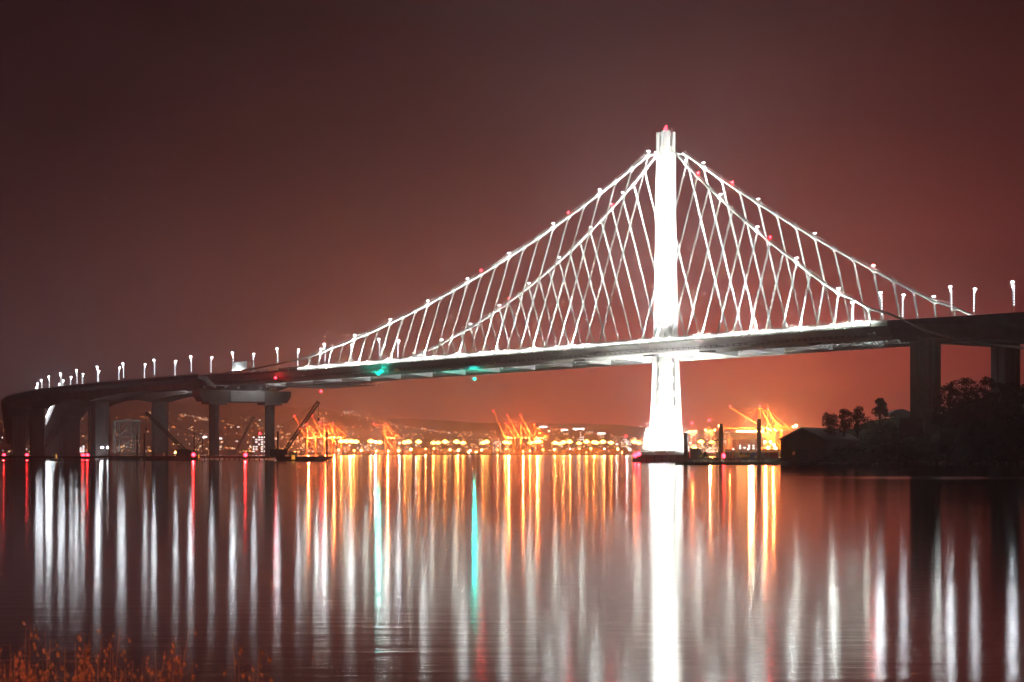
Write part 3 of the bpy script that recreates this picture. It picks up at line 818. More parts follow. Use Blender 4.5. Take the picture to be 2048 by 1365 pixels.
# trees
M_bark = mat('bark', (0.06, 0.045, 0.035), 0.9)
M_leaf = [mat('dark_foliage', (0.03, 0.04, 0.018), 0.7, var=0.5, scale=0.6), mat('olive_foliage', (0.042, 0.055, 0.024), 0.7, var=0.5, scale=0.6)]
def tree(px, Y, topy, wpx, label, seed, clumps=16, dens=90, leaf=0.55, flat=0.75, base=None, ck=1.0):
    r = random.Random(seed); x = (px-1024)/F*Y; z0 = isl(px, Y) if base is None else base; zt = CAMZ+(HZ-topy)/F*Y
    H = zt-z0; W = wpx/F*Y/2; o = thing('tree', (x, Y, z0), label, 'tree', 'trees on the island at right')
    tr_ = MB(); cr = MB(); top = Vector((x+r.uniform(-.1, .1)*W, Y, z0+H*0.6))
    tr_.tube([(x, Y, z0-0.6), (x+r.uniform(-.3,.3), Y, z0+H*.3), top], 0.035*H, 7, r2=0.012*H)
    for c in range(clumps):
        an = r.uniform(0, 6.28); rr_ = W*math.sqrt(r.uniform(0.02, 1))*0.8; hh = r.uniform(0.42, 0.93)
        k = 1-0.6*max(0, (hh-0.6)/0.4); cc = Vector((x+math.cos(an)*rr_*k, Y+math.sin(an)*rr_*k, z0+H*hh))
        st = Vector((x, Y, z0+H*r.uniform(.22, .5))); md = st.lerp(cc, .5)+Vector((0, 0, -0.03*H))
        tr_.tube([st, md, cc], 0.011*H, 5, r2=0.003*H)
        cw = W*r.uniform(0.14, 0.32)*ck
        for _ in range(dens):
            while True:
                q = Vector((r.uniform(-1,1), r.uniform(-1,1), r.uniform(-1,1)))
                if q.length < 1: break
            q = q.normalized()*(q.length**0.6)
            p = cc+Vector((q.x*cw, q.y*cw, q.z*cw*flat)); s_ = leaf*r.uniform(.5, 1.2)
            if p.z > zt: continue
            u = Vector((r.uniform(-1,1), r.uniform(-1,1), r.uniform(-.6,.6))).normalized(); v = u.cross(Vector((r.uniform(-1,1), r.uniform(-1,1), r.uniform(-1,1)))).normalized()
            cr.add([p-u*s_, p+v*s_*.55, p+u*s_, p-v*s_*.55], [(0,1,2,3)])
    put('trunk', tr_, M_bark, o); put('crown', cr, M_leaf[seed % 2], o)
tree(1661, 790, 822, 40, 'leftmost small tree behind the warehouse roof', 1, 20, 60, .42, ck=1.45)
tree(1687, 800, 813, 50, 'middle airy tree above the warehouse ridge', 2, 26, 60, .42, ck=1.4)
tree(1714, 830, 810, 40, 'airy tree leaning on the slope right of the warehouse', 3, 22, 60, .42, ck=1.45)
tree(1760, 880, 797, 32, 'small round tree alone on the hill crest', 4, 26, 90, .5, 1.0, ck=1.6)
for i, (px, Y, ty, w, lb) in enumerate([(1898, 800, 757, 66, 'tall dark tree touching the right side of the west pier'),
        (1934, 812, 753, 62, 'tall spreading tree right of the west pier'),
        (1972, 805, 752, 62, 'highest crowned tree below the second bent of the west pier'),
        (2012, 815, 764, 66, 'dense tree in front of the far west pier columns'),
        (2044, 800, 768, 62, 'tree cut off by the right edge of the picture'),
        (1918, 780, 800, 70, 'lower dark tree on the front slope under the tall ones'),
        (1975, 782, 800, 76, 'broad low tree on the front slope near the right edge'),
        (2035, 785, 806, 80, 'low bushy tree at the right edge above the shore'),
        (1880, 790, 812, 46, 'shrubby tree at the pier pedestal')]):
    tree(px, Y, ty, w, lb, 20+i, 34, 46, .5, .75)
# scrub on the slope
sr = random.Random(5); g = MB()
for _ in range(420):
    px = sr.uniform(1600, 2130); Y = sr.uniform(752, 905)
    if 1555 < px < 1665 and Y < 850: continue
    if 1795 < px < 1885 and Y > 820: continue
    if px < 1740 and sr.random() < .5: continue
    z = isl(px, Y); x = (px-1024)/F*Y; rr_ = sr.uniform(1.0, 3.2)*(1 if px > 1700 else .6)
    for _2 in range(34):
        q = Vector((sr.gauss(0, .5), sr.gauss(0, .5), abs(sr.gauss(0, .45))))*rr_; p = Vector((x, Y, z))+q; s_ = .55
        u = Vector((sr.uniform(-1,1), sr.uniform(-1,1), sr.uniform(-.6,.6))).normalized(); v = u.cross(Vector((sr.uniform(-1,1), sr.uniform(-1,1), 1))).normalized()
        g.add([p-u*s_, p+v*s_*.5, p+u*s_, p-v*s_*.5], [(0,1,2,3)])
put('shrubbery', g, M_leaf[0], kind='stuff', label='dark scrub covering the island slope')
g = MB()
for i in range(260):
    px = sr.uniform(1385, 2100); Y = (742+9*math.sin(px*0.021)+4*math.sin(px*0.09)+10+sr.uniform(-5, 9)) if px > 1560 else sr.uniform(918, 930)
    x = (px-1024)/F*Y; s_ = sr.uniform(.3, 1.1); g.ball((x, Y, .25+sr.uniform(-.2, .5)), s_, .7, 5, 3)
put('rubble', g, M_concd, kind='stuff', label='shore boulders along the island waterline')

# containers, vehicles and huts on the spit next to the tower
cm = {'blue': mat('blue_container_paint', (0.06, 0.11, 0.25), 0.5), 'white': mat('white_container_paint', (0.5, 0.5, 0.48), 0.5), 'grey': mat('grey_container_paint', (0.25, 0.25, 0.24), 0.5), 'rust': mat('rust_red_container_paint', (0.22, 0.05, 0.03), 0.6), 'yellow': mat('yellow_machine_paint', (0.6, 0.4, 0.03), 0.5), 'green': mat('green_machine_paint', (0.08, 0.13, 0.04), 0.6)}
def container(px, Y, z, L_, col, label, group='shipping containers on the spit', h=2.7):
    x = (px-1024)/F*Y; o = thing('shipping_container', (x, Y, z), label, 'container', group)
    g = MB(); g.box((x, Y, z+h/2), (L_-.2, 2.3, h-.2)); put('body', g, cm[col], o)
    g = MB()
    for sx in (-1, 1):
        for sy in (-1, 1): g.box((x+sx*(L_/2-.1), Y+sy*1.15, z+h/2), (.2, .2, h))
    k = int(L_/0.6)
    for i in range(k): g.box((x-L_/2+.3+i*.6, Y-1.19, z+h/2), (.22, .08, h-.4))
    put('corrugation', g, cm[col], o)
for px, col, L_, lb in ((1384, 'rust', 5, 'small rust red container right of the tower foot'), (1451, 'grey', 9, 'grey container right of the middle black pile'), (1467, 'white', 4.5, 'white site cabin between the two tall piles'), (1500, 'blue', 6, 'blue container left of the tallest pile'), (1512, 'blue', 5, 'second blue container touching the tallest pile'), (1528, 'grey', 5, 'dull grey container right of the tallest pile'), (1543, 'rust', 6, 'dark red container nearest the warehouse')):
    container(px, 945, 1.6, L_, col, lb, h=3.2 if col != 'white' else 3.6)
def digger(px, Y, col, label, flip=1):
    x = (px-1024)/F*Y; z = 1.5; o = thing('excavator', (x, Y, z), label, 'excavator', 'machines on the spit')
    for dy in (-1, 1): g = MB(); g.box((x, Y+dy, z+.4), (3.4, .6, .8)); put('track', g, M_dark, o)
    g = MB(); g.box((x, Y, z+1.5), (2.8, 2.2, 1.1)); put('body', g, cm[col], o)
    g = MB(); g.box((x+.6*flip, Y-.5, z+2.6), (1.1, 1.1, 1.3)); put('cab', g, M_dark, o)
    g = MB(); g.bar((x+1*flip, Y, z+1.8), (x+3*flip, Y, z+4.2), .35); g.bar((x+3*flip, Y, z+4.2), (x+4.4*flip, Y, z+1.6), .3); g.box((x+4.4*flip, Y, z+1.2), (.9, .9, .8)); put('arm', g, cm[col], o)
digger(1398, 940, 'yellow', 'yellow excavator on the spit beneath the port lamps', 1)
digger(1412, 942, 'green', 'dark green machine beside the pale lattice boom', -1)
digger(1484, 940, 'yellow', 'yellow digger between white cabin and blue container', -1)
digger(1493, 944, 'yellow', 'second yellow digger just left of the blue container', 1)
lamp('site_lamp', frame(1420, 898, 915), 1800, (0.9, 0.85, 0.5), .5)
lamp('site_lamp', frame(1500, 895, 915), 1500, (1, 0.8, 0.5), .5)

# =================================================================== PORT
PY = 4450
def sts(px, Y, label, boom=None, hscale=1.0, flip=False, low=False):
    """ship-to-shore gantry crane; px = picture column of the waterside leg"""
    x = (px-1024)/F*Y; z0 = 2.0; s = hscale; d = -1
    o = thing('gantry_crane', (x, Y, z0), label, 'crane', 'container cranes in the port')
    G_, D_ = 20*s, 16*s; hb = 37*s
    for lx in (0, G_):
        for ly in (0, D_):
            g = MB(); g.bar((x+lx, Y+ly, z0), (x+lx, Y+ly, z0+hb), 2.4*s); put('leg', g, M_orange, o)
    g = MB()
    for ly in (0, D_): g.bar((x, Y+ly, z0+9*s), (x+G_, Y+ly, z0+9*s), 1.5*s)
    for lx in (0, G_): g.bar((x+lx, Y, z0+3*s), (x+lx, Y+D_, z0+3*s), 1.7*s); g.bar((x+lx, Y, z0+hb*.93), (x+lx, Y+D_, z0+hb*.93), 1.5*s)
    put('portal_beam', g, M_orange, o)
    for ly in (0, D_):
        g = MB(); g.bar((x, Y+ly, z0+hb*.93), (x+G_, Y+ly, z0+9*s), 1.5*s); put('brace', g, M_orange, o)
    g = MB()
    for ly in (.35*D_, .65*D_): g.bar((x-3*s, Y+ly, z0+hb), (x+G_+16*s, Y+ly, z0+hb), 2.6*s)
    put('girder', g, M_orange, o)
    apex = Vector((x+1*s, Y+D_/2, z0+66*s))
    g = MB()
    for ly in (.2*D_, .8*D_): g.bar((x, Y+ly, z0+hb), apex, 1.8*s)
    g.bar((x+G_*.9, Y+D_/2, z0+hb), apex, 1.6*s); put('mast', g, M_orange, o)
    g = MB(); g.bar(apex, (x+G_+14*s, Y+D_/2, z0+hb+1), .6*s); g.bar((x+G_*.9, Y+D_/2, z0+hb), (x+G_*.9, Y+D_/2, z0+50*s), .8*s); g.bar((x+G_*.9, Y+D_/2, z0+50*s), (x+G_+14*s, Y+D_/2, z0+hb), .6*s); g.bar(apex, (x+G_*.9, Y+D_/2, z0+50*s), .5*s); put('back_stay', g, M_orange, o)
    g = MB(); g.box((x+G_+6*s, Y+D_/2, z0+hb+3*s), (9*s, 7*s, 4.5*s)); put('machinery_house', g, M_orange, o)
    h = Vector((x-3*s, Y+D_/2, z0+hb)); 
    if low: tip = Vector((x-34*s, Y+D_/2, z0+hb)) if low is True else Vector((x-low*s, Y+D_/2, z0+hb))
    elif boom: tip = frame(boom[0], boom[1], Y); tip.y = Y+D_/2
    else: tip = h+Vector((-8*s, 0, 29*s)); 
    g = MB()
    if not boom and not low:
        k_ = Vector((x-4*s, Y+D_/2, z0+65*s)); g.bar(h, k_, 1.6*s); g.bar(k_, k_+Vector((-23*s, 0, 1*s)), 1.5*s); tip = k_+Vector((-23*s, 0, 1*s))
    else:
        for ly in (-.15*D_, .15*D_): g.bar(h+Vector((0, ly, 0)), tip+Vector((0, ly, 0)), 2.3*s)
        n = 6
        for i in range(n): 
            q = h.lerp(tip, (i+.5)/n); g.bar(q+Vector((0, -.15*D_, 0)), q+Vector((0, .15*D_, 0)), 1.0*s)
    put('boom', g, M_orange, o)
    g = MB(); g.bar(apex, h.lerp(tip, .55), .5*s); g.bar(apex, h.lerp(tip, .95), .5*s)
    put('fore_stay', g, M_orange, o)
    g = MB(); g.ball(tip+Vector((0, 0, 1.5)), 1.3*s); put('beacon', g, G_red, o)
    g = MB(); g.ball(apex+Vector((0, 0, 1.5)), 1.3*s); put('beacon', g, G_red, o)
    for t in (0.2, 0.6, 1.0):
        g = MB(); g.ball((x+G_*t, Y-1, z0+hb-2), 1.1*s); put('floodlight', g, G_sodw, o)
    # the crane's own floodlights
    lamp('crane_flood', (x+G_*.3, Y-13*s, z0+40*s), P_PORT*6.5*s*s, SODIUM, 1.5, o)
    if Y < 3500:
        lamp('crane_flood', (x-18*s, Y-30*s, z0+30*s), P_PORT*3, (1, .4, .1), 1.5, o)
    return o
sts(613, PY, 'leftmost orange crane with thin raised boom behind the dark derrick', (588, 833))
sts(648, PY+120, 'orange crane with raised boom second from the left', (624, 833))
sts(664, PY-60, 'orange crane with folded boom, third from the left', None)
sts(771, PY, 'lone orange crane with folded boom under the green lamps', None)
sts(1012, PY-100, 'orange crane with the longest raised boom left of the tower', (987, 823))
sts(1041, PY, 'orange crane with raised boom in the middle of the three', (1015, 832))
sts(1069, PY+60, 'orange crane with raised boom nearest the tower', (1041, 832))
sts(1520, 2750, 'big bright crane with level boom over the container ship', None, 1.0, low=56)
sts(1536, 2900, 'bright crane with red boom raised over the ship', (1462, 815), 1.0)
# bright lamp at the tail of the big crane
for px, py in ((1592, 852), (1439, 852), (1586, 854)):
    p = frame(px, py, 2700); o = thing('work_light', p, {1592: 'brilliant lamp on the right end of the big crane', 1439: 'bright lamp on the left boom end of the big crane', 1586: 'second lamp close to the right end of the big crane'}[px], 'lamp')
    g = MB(); g.ball(p, 2.2 if px != 1586 else 1.4, n=10, m=6); put('lens', g, G_sodw, o)
    g = MB(); g.bar(p+Vector((0,2,-.5)), p+Vector((-8 if px > 1500 else 8, 8, -.5)), .5); put('arm', g, M_orange, o)
    lamp('work_lamp', p+Vector((0, -3, 0)), 45000, (1, .62, .25), 1.0, o)

# container ship
def ship():
    Y = 2640; x0, x1 = frame(1448, 0, Y).x, frame(1560, 0, Y).x; o = thing('container_ship', ((x0+x1)/2, Y, 0), 'moored container ship with dark stacks beneath the bright crane', 'ship')
    hm = mat('dark_ship_hull', (0.07, 0.03, 0.035), 0.5)
    g = MB(); g.loft([[Vector((x, Y+y, z)) for y, z in ((-14, 9), (-12, 0), (12, 0), (14, 9))] for x in (x0, x0+4, x1-8, x1)]); put('hull', g, hm, o)
    cols = [mat('maroon_container', (0.16, 0.05, 0.06), .6), mat('brown_container', (0.14, 0.07, 0.05), .6), mat('plum_container', (0.12, 0.06, 0.08), .6)]
    rr = random.Random(2); k = 0
    for i in range(9):
        for j in range(5):
            a = x0+10+i*3.95; g = MB(); g.box((a+1.9, Y-12, 9.1+j*2.62+1.25), (3.8, 2.4, 2.52)); put('container', g, cols[rr.randrange(3)], o)
    g = MB(); g.box((x0+6, Y-4, 16), (5.5, 16, 15)); g.box((x0+6, Y-4, 24.5), (7.5, 20, 1.6)); put('bridge_house', g, mat('cream_ship_paint', (.6, .5, .35), .5), o)
    g = MB(); g.box((x0+4, Y-6, 11), (14, 8, 4)); put('stern_house', g, mat('yellow_cream_paint', (.6, .42, .15), .5), o)
    for px, py in ((1471, 905), (1480, 892), (1480, 897), (1489, 896), (1498, 892), (1498, 897), (1507, 892), (1507, 897), (1496, 899), (1515, 899), (1467, 899)):
        p = frame(px, py, Y-16); g = MB(); g.ball(p, .95, n=6, m=4); put('deck_light', g, G_winw, o)
    lamp('ship_lamp', (x0+5, Y-26, 22), 40000, SODIUM, 1, o)
    lamp('ship_lamp', ((x0+x1)/2, Y-4, 42), 120000, (1, .7, .35), 2, o)
    g = MB(); g.box(((x0+x1)/2-3, Y-2, 33), (36, 4, 2)); put('lit_spreader', g, G_sodw, o)
ship()
# floodlit yard right of the ship
for i, (px, py) in enumerate(((1530, 884), (1541, 884), (1548, 890), (1536, 896), (1552, 897), (1545, 902))):
    p = frame(px, py, 2720); o = thing('yard_light', (p.x, p.y, 2), 'blinding yard floodlight at the feet of the big crane, %s counted from the ship' % ordn[i], 'lamp', 'yard floodlights beside the warehouse')
    g = MB(); g.ball(p, 2.0, n=8, m=5); put('lens', g, G_sodw, o); g = MB(); g.bar((p.x, p.y+2, 2), (p.x, p.y+2, p.z), .6); put('pole', g, M_galv, o)
    if i % 2 == 0: lamp('yard_lamp', p+Vector((0, -3, 0)), 60000, (1, .6, .2), 1.5, o)
g = MB(); g.box((frame(1500, 0, 2700).x+60, 2760, 1.0), (260, 180, 2.4)); put('quay', g, M_concd, kind='structure')

# high-mast lamps
MAST = [(683,883,0),(693,883,0),(703,883,0),(712,884,0),(699,891,1),(742,883,0),(751,884,2),(759,885,0),(742,891,1),(799,886,1),(810,885,0),(817,884,0),(832,891,1),(837,884,0),(867,886,0),(876,886,0),(890,884,0),(913,884,0),(926,886,0),(966,886,0),(973,884,0),(1011,885,0),(1018,886,0),(1061,886,0),(1073,884,0),(1078,883,0),(1110,886,0),(1119,888,0),(1127,885,0),(1139,884,0),(1158,887,0),(1173,884,0),(1188,885,0),(1193,886,0),(1206,884,0),(1222,886,0),(1233,889,1),(1254,887,1),(1269,884,0),(1278,886,0),(1381,886,1),(1389,896,0),(1402,884,0),(1424,885,0),(1412,897,1)]
def mast_proto(G, col, pw, big, name):
    o = thing(name, (0, 0, 0), '', 'lamp')
    g = MB(); g.tube([(0, 0, 0), (0, 0, 25)], 0.55, 6, r2=0.4); put('pole', g, M_orange, o, local=True)
    g = MB(); g.ball((0, 0, 25.7), 2.5*big, .8, 10, 6); put('lamp_ring', g, G, o, local=True)
    g = MB()
    for k in range(8):
        t = k*math.pi/4; g.ball((2.6*big*math.cos(t), 2.6*big*math.sin(t), 25.3), .8*big, n=6, m=4)
    put('luminaires', g, G, o, local=True)
    lamp('mast_light', (0, -4.5, 25.6), pw, col, 2.0, o)
    return o
pr = [mast_proto(G_sod, (1, .19, .04), P_PORT, 2.0, 'high_mast_lamp'), mast_proto(G_winw, (1, .85, .75), P_PORT*.35, .7, 'high_mast_lamp'), mast_proto(G_led, (.7, 1, .95), P_PORT*.8, .9, 'high_mast_lamp')]
usedp = set(); LM = [('orange', 'orange'), ('small white', 'white'), ('cool white', 'white')]
near = ['left of the lone crane', 'between lone crane and raised booms', 'among the raised booms', 'left of the bridge tower', 'just left of the tower foot', 'right of the tower foot']
cnt = {}; lit_px = set()
for px, py, kd in MAST:
    Y = F*(27.4-CAMZ)/(HZ-py)
    if Y > 5600: Y = 5600
    o = copy_tree(pr[kd])
    x = (px-1024)/F*Y; zt = CAMZ+(HZ-py)/F*Y
    o.location = (x, Y, zt-25.6)
    zone = 0 if px < 765 else 1 if px < 985 else 2 if px < 1095 else 3 if px < 1240 else 4 if px < 1300 else 5
    c = cnt.get((zone, kd), 0); cnt[(zone, kd)] = c+1
    near_px = [q for q in MAST if q[2] == kd and abs(q[0]-px) < 13]
    for ch in list(o.children):
        if ch.type == 'LIGHT':
            if any(q[0] in lit_px and q[0] != px for q in near_px): bpy.data.objects.remove(ch)
            else: lit_px.add(px); ch.data = ch.data.copy(); ch.data.energy *= 1.0*len(near_px)
    o['label'] = '%s port mast lamp, %s of those %s' % (LM[kd][0], ordn[c], near[zone]); o['group'] = 'high mast lamps in the port'

for o in pr:
    for ch in list(o.children): bpy.data.objects.remove(ch)
    bpy.data.objects.remove(o)
# sheds, container stacks and lit band along the quay
yr = random.Random(11)
ycol = [mat('port_container_orange', (.5, .2, .05), .6), mat('port_container_red', (.35, .07, .03), .6), mat('port_container_cream', (.6, .5, .35), .6), mat('port_container_brown', (.3, .15, .07), .6)]
NB = 0
for px in range(700, 1262, 9):
    st = thing('container_stack', frame(px, 906, 4330), 'stack of orange and red containers, %s along the far quay from its left end' % ordn[NB], 'container stack', 'container stacks along the far quay')
    x = (px-1024)/F*4330; st.location = (x, 4330, 2)
    high = yr.choice((1, 2, 2, 3)) if px < 1150 else yr.choice((3, 4, 4))
    for j in range(high):
        g = MB(); g.box((x+yr.uniform(-.6, .6), 4330, 2+j*2.9+1.4), (8.6, 2.6, 2.8)); put('container', g, ycol[yr.randrange(4)], st)
    NB += 1
for i, px in enumerate(range(680, 1262, 24)):
    p = frame(px+yr.uniform(-6, 6), yr.uniform(897, 904), 4310); o = thing('quay_light', (p.x, p.y, 2), 'low glaring light, %s from the left end of the far quay' % ordn[i], 'lamp', 'low lights along the far quay')
    g = MB(); g.ball(p, yr.uniform(1.4, 3.0), n=8, m=5); put('lens', g, yr.choice((G_sodw, G_sodw, G_winw, G_sod)), o)
    g = MB(); g.bar((p.x, p.y+3, 2), (p.x, p.y+3, p.z), .5); put('pole', g, M_galv, o)
    if i % 3 == 1: lamp('quay_lamp', p+Vector((0, -6, 3)), P_PORT*.8, (1, .30, .07), 1.5, o)
def shed(px0, px1, top, Y, label, m):
    a, b = frame(px0, 0, Y).x, frame(px1, 0, Y).x; zt = CAMZ+(HZ-top)/F*Y
    o = thing('port_shed', ((a+b)/2, Y, 2), label, 'building', 'sheds along the far quay')
    g = MB(); g.box(((a+b)/2, Y, (zt+2)/2), (b-a, 30, zt-2)); put('wall', g, m, o)
    g = MB(); g.add([(a-1, Y-16, zt), (b+1, Y-16, zt), (b+1, Y, zt+3), (a-1, Y, zt+3), (a-1, Y+16, zt), (b+1, Y+16, zt)], [(0,1,2,3), (3,2,5,4), (0,3,4), (1,5,2)]); put('roof', g, M_galv, o)
    k = max(2, int((b-a)/14))
    for i in range(k):
        g = MB(); g.box((a+(b-a)*(i+.5)/k, Y-15.2, 2+3.2), (5, .5, 5)); put('door', g, G_sodw if yr.random() < .5 else ycol[3], o)
shed(826, 860, 897, 4420, 'pale lit shed right of the lone crane', ycol[2]); shed(884, 908, 898, 4420, 'bright low shed midway along the quay', ycol[2]); shed(930, 960, 899, 4420, 'long low lit shed left of the three booms', ycol[2])
shed(1150, 1180, 898, 4420, 'orange lit block of sheds left of the tower', ycol[1]); shed(1186, 1216, 897, 4420, 'yellow lit shed second from the tower', ycol[0]); shed(1222, 1250, 898, 4420, 'orange shed nearest the tower foot', ycol[0])
shed(560, 610, 901, 5200, 'dim low shed behind the crane barge', ycol[3]); shed(320, 372, 900, 5200, 'dim red shed seen between the left piers', ycol[1]); shed(440, 476, 902, 5200, 'dim shed seen between the slim columns', ycol[1])

# =================================================================== CITY BUILDINGS
bm = [mat('far_office_facade', (.30, .22, .20), .8, var=.15, scale=.05), mat('far_brown_facade', (.24, .15, .12), .8, var=.15, scale=.05)]
WIN = {}
def building(px0, px1, top, Y, label, roofbar=None, dens=.4, cell=None, pyramid=False, wm=None, beacon=False, m=0):
    a, b = frame(px0, 0, Y).x, frame(px1, 0, Y).x; zt = CAMZ+(HZ-top)/F*Y; w = b-a; dp = min(w, 40)
    o = thing('city_building', ((a+b)/2, Y, 0), label, 'building', 'city buildings behind the port')
    g = MB(); g.box(((a+b)/2, Y, zt/2), (w, dp, zt)); put('wall', g, bm[m], o)
    g = MB(); g.box(((a+b)/2, Y, zt+.8), (w*.96, dp*.96, 1.6)); put('roof', g, bm[1], o)
    s = cell or 7.0; key = (round(s, 1),)
    rr = random.Random(int(px0*7+top)); nx = max(2, int(w/s)); nz = max(2, int((zt-6)/s))
    ww, wh = w/nx*.55, (zt-6)/nz*.4
    mw = MB().box((0, 0, 0), (ww, .8, wh)); meA = {}
    for gm in (G_win, G_winw, M_dark): meA[gm.name] = mw.mesh('window', gm)
    for i in range(nx):
        for j in range(nz):
            lit = rr.random() < dens
            gm = (wm or (G_win if rr.random() < .7 else G_winw)) if lit else M_dark
            q = bpy.data.objects.new('window', meA[gm.name]); COL.objects.link(q); q.parent = o
            q.location = (a+w*(i+.5)/nx-o.location.x, -dp/2-.3, 5+(zt-8)*(j+.5)/nz)
    if roofbar:
        g = MB(); g.box(((a+b)/2+w*roofbar[0], Y-dp/2-1.5, zt-2.2), (w*roofbar[1], 1.5, 5.0)); put('lit_parapet', g, G_winw, o)
    if pyramid:
        g = MB(); h = w*.42; c = Vector(((a+b)/2, Y, zt)); g.add([c+Vector((-w*.3, -w*.3, 0)), c+Vector((w*.3, -w*.3, 0)), c+Vector((w*.3, w*.3, 0)), c+Vector((-w*.3, w*.3, 0)), c+Vector((0, 0, h))], [(0,1,4), (1,2,4), (2,3,4), (3,0,4)]); put('pyramid_roof', g, mat('gilded_roof', (.6, .38, .08), .5), o)
        g = MB(); g.ball(c+Vector((0, 0, h+18)), 5.5, n=10, m=6); put('beacon', g, G_red, o); g = MB(); g.bar(c+Vector((0,0,h)), c+Vector((0,0,h+14)), 1); put('mast', g, M_galv, o)
        for sx in (-.42, .42): g = MB(); g.ball((c.x+w*sx, Y-dp/2-2, zt), 4.0, n=8, m=5); put('roof_light', g, G_sodw, o)
        lamp('roof_lamp', c+Vector((0, -w*.8, -2)), 6e5, SODIUM, 3, o)
    if beacon:
        g = MB(); g.ball(((a+b)/2, Y, zt+6), 4.0, n=8, m=5); put('beacon', g, G_red, o)
    return o
CB = 6600
building(1076, 1101, 853, CB, 'tall slab office block with white roof band behind the nearest raised boom', (-.1, .62), .12, 9)
building(1121, 1136, 859, CB, 'slim office tower with lit top left of the wide one', (0, .9), .25, 8)
building(1139, 1168, 857, CB+60, 'wide office tower with long white lit roof band', (.12, .8), .25, 8)
building(1194, 1218, 866, CB, 'office block with short lit roof band left of the tower', (-.15, .65), .2, 8)
building(1241, 1262, 876, CB, 'dense windowed block close to the tower foot', None, .55, 6, beacon=True)
building(1376, 1392, 864, CB, 'left twin tower with pyramid roof right of the bridge tower', None, .35, 6, pyramid=True)
building(1408, 1430, 861, CB, 'right twin tower with golden pyramid roof and red beacon', None, .4, 6, pyramid=True)
building(1448, 1460, 862, CB, 'narrow lit tower behind the middle black pile', None, .5, 6)
building(1395, 1405, 878, CB-200, 'low lit block between the pyramid roofed twins', None, .5, 6)
building(399, 418, 873, CB, 'small office block with white top between the left piers', (.1, .6), .3, 8)
building(439, 445, 876, CB, 'slim white topped block right of the first slim column', (0, .9), .2, 8)
building(506, 534, 871, CB, 'brightly windowed glass office block between the slim columns', None, .65, 8, wm=G_winw, beacon=True)
building(957, 975, 876, CB-300, 'hazy block behind the left raised boom', None, .3, 7)
building(985, 1003, 880, CB-300, 'speckled low block at the foot of the left raised boom', None, .6, 6)
building(160, 171, 889, 5000, 'small white glowing kiosk building between the left piers', None, .9, 5, wm=G_winw)

# hillside and town lights: far too many to count, one mass
def town_lights():
    rr = random.Random(21); gs = {'warm': MB(), 'white': MB(), 'orange': MB()}
    n = 0
    while n < 900:
        px = rr.uniform(-60, 1560); 
        if px > 1320 and rr.random() < .8: continue
        t = 0.84*rr.random(); Y = 7700+(13000-7700)*t; X = (px-1024)/F*Y
        cl = 0.5+0.5*math.sin(px*.045+t*9)*math.sin(px*.013+t*4+1)
        if rr.random() > cl+.15: continue
        z = hill_z(X, Y)+6; k = 'warm' if rr.random() < .6 else ('white' if rr.random() < .4 else 'orange')
        s_ = rr.choice((1.6, 2.0, 2.6, 3.2, 4.4))*Y/9000*.9
        c = Vector((X, Y, z)); gs[k].add([c+Vector(q)*s_ for q in ((-1,0,0),(1,0,0),(0,-1,0),(0,1,0),(0,0,-1),(0,0,1))], [(0,2,5),(2,1,5),(1,3,5),(3,0,5),(2,0,4),(1,2,4),(3,1,4),(0,3,4)]); n += 1
        if rr.random() < .25:
            for q in range(rr.randint(2, 5)):
                c2 = c+Vector((rr.uniform(-60, 60), 0, rr.uniform(-4, 6))); s2 = s_*.7
                gs[k].add([c2+Vector(w_)*s2 for w_ in ((-1,0,0),(1,0,0),(0,-1,0),(0,1,0),(0,0,-1),(0,0,1))], [(0,2,5),(2,1,5),(1,3,5),(3,0,5),(2,0,4),(1,2,4),(3,1,4),(0,3,4)])
    for k, col, e in (('warm', (1, .45, .2), 8), ('white', (1, .85, .75), 8), ('orange', (1, .28, .07), 7)):
        put('hillside_lights', gs[k], glow('town_light_'+k, col, e), kind='stuff', label='scattered %s town lights on the dim hillside' % k)
    # flat-land lights between the piers and behind the port
    g = MB(); g2 = MB()
    for i in range(520):
        px = rr.choice((rr.uniform(20, 700), rr.uniform(680, 1260), rr.uniform(1370, 1450))); py = 906-abs(rr.gauss(0, 9))-1.5
        if py < 872: continue
        Y = rr.uniform(4700, 6300); p = frame(px, py, Y); s_ = rr.uniform(.8, 2.0)
        (g if rr.random() < .7 else g2).box(p, (s_*rr.uniform(1, 3), s_, s_))
    put('town_lights', g, glow('street_glow', (1, .40, .12), 7), kind='stuff', label='crowded low street lights along the far shore')
    put('town_lights', g2, glow('street_glow_white', (1, .85, .8), 5), kind='stuff', label='white low street lights along the far shore')
town_lights()

# =================================================================== HAZE
HAZE_D, HAZE_G = 1.65e-4, 0.78
def haze():
    g = MB(); g.box((0, 7000, 210), (19600, 15000, 424)); m = bpy.data.materials.new('night_haze'); m.use_nodes = True; nt = m.node_tree; nt.nodes.clear()
    v = nt.nodes.new('ShaderNodeVolumePrincipled'); o = nt.nodes.new('ShaderNodeOutputMaterial'); nt.links.new(v.outputs[0], o.inputs['Volume'])
    v.inputs['Color'].default_value = (.88, .86, .95, 1); v.inputs['Density'].default_value = HAZE_D; v.inputs['Anisotropy'].default_value = HAZE_G
    put('haze', g, m, kind='stuff', label='thin night haze over the bay')
haze()

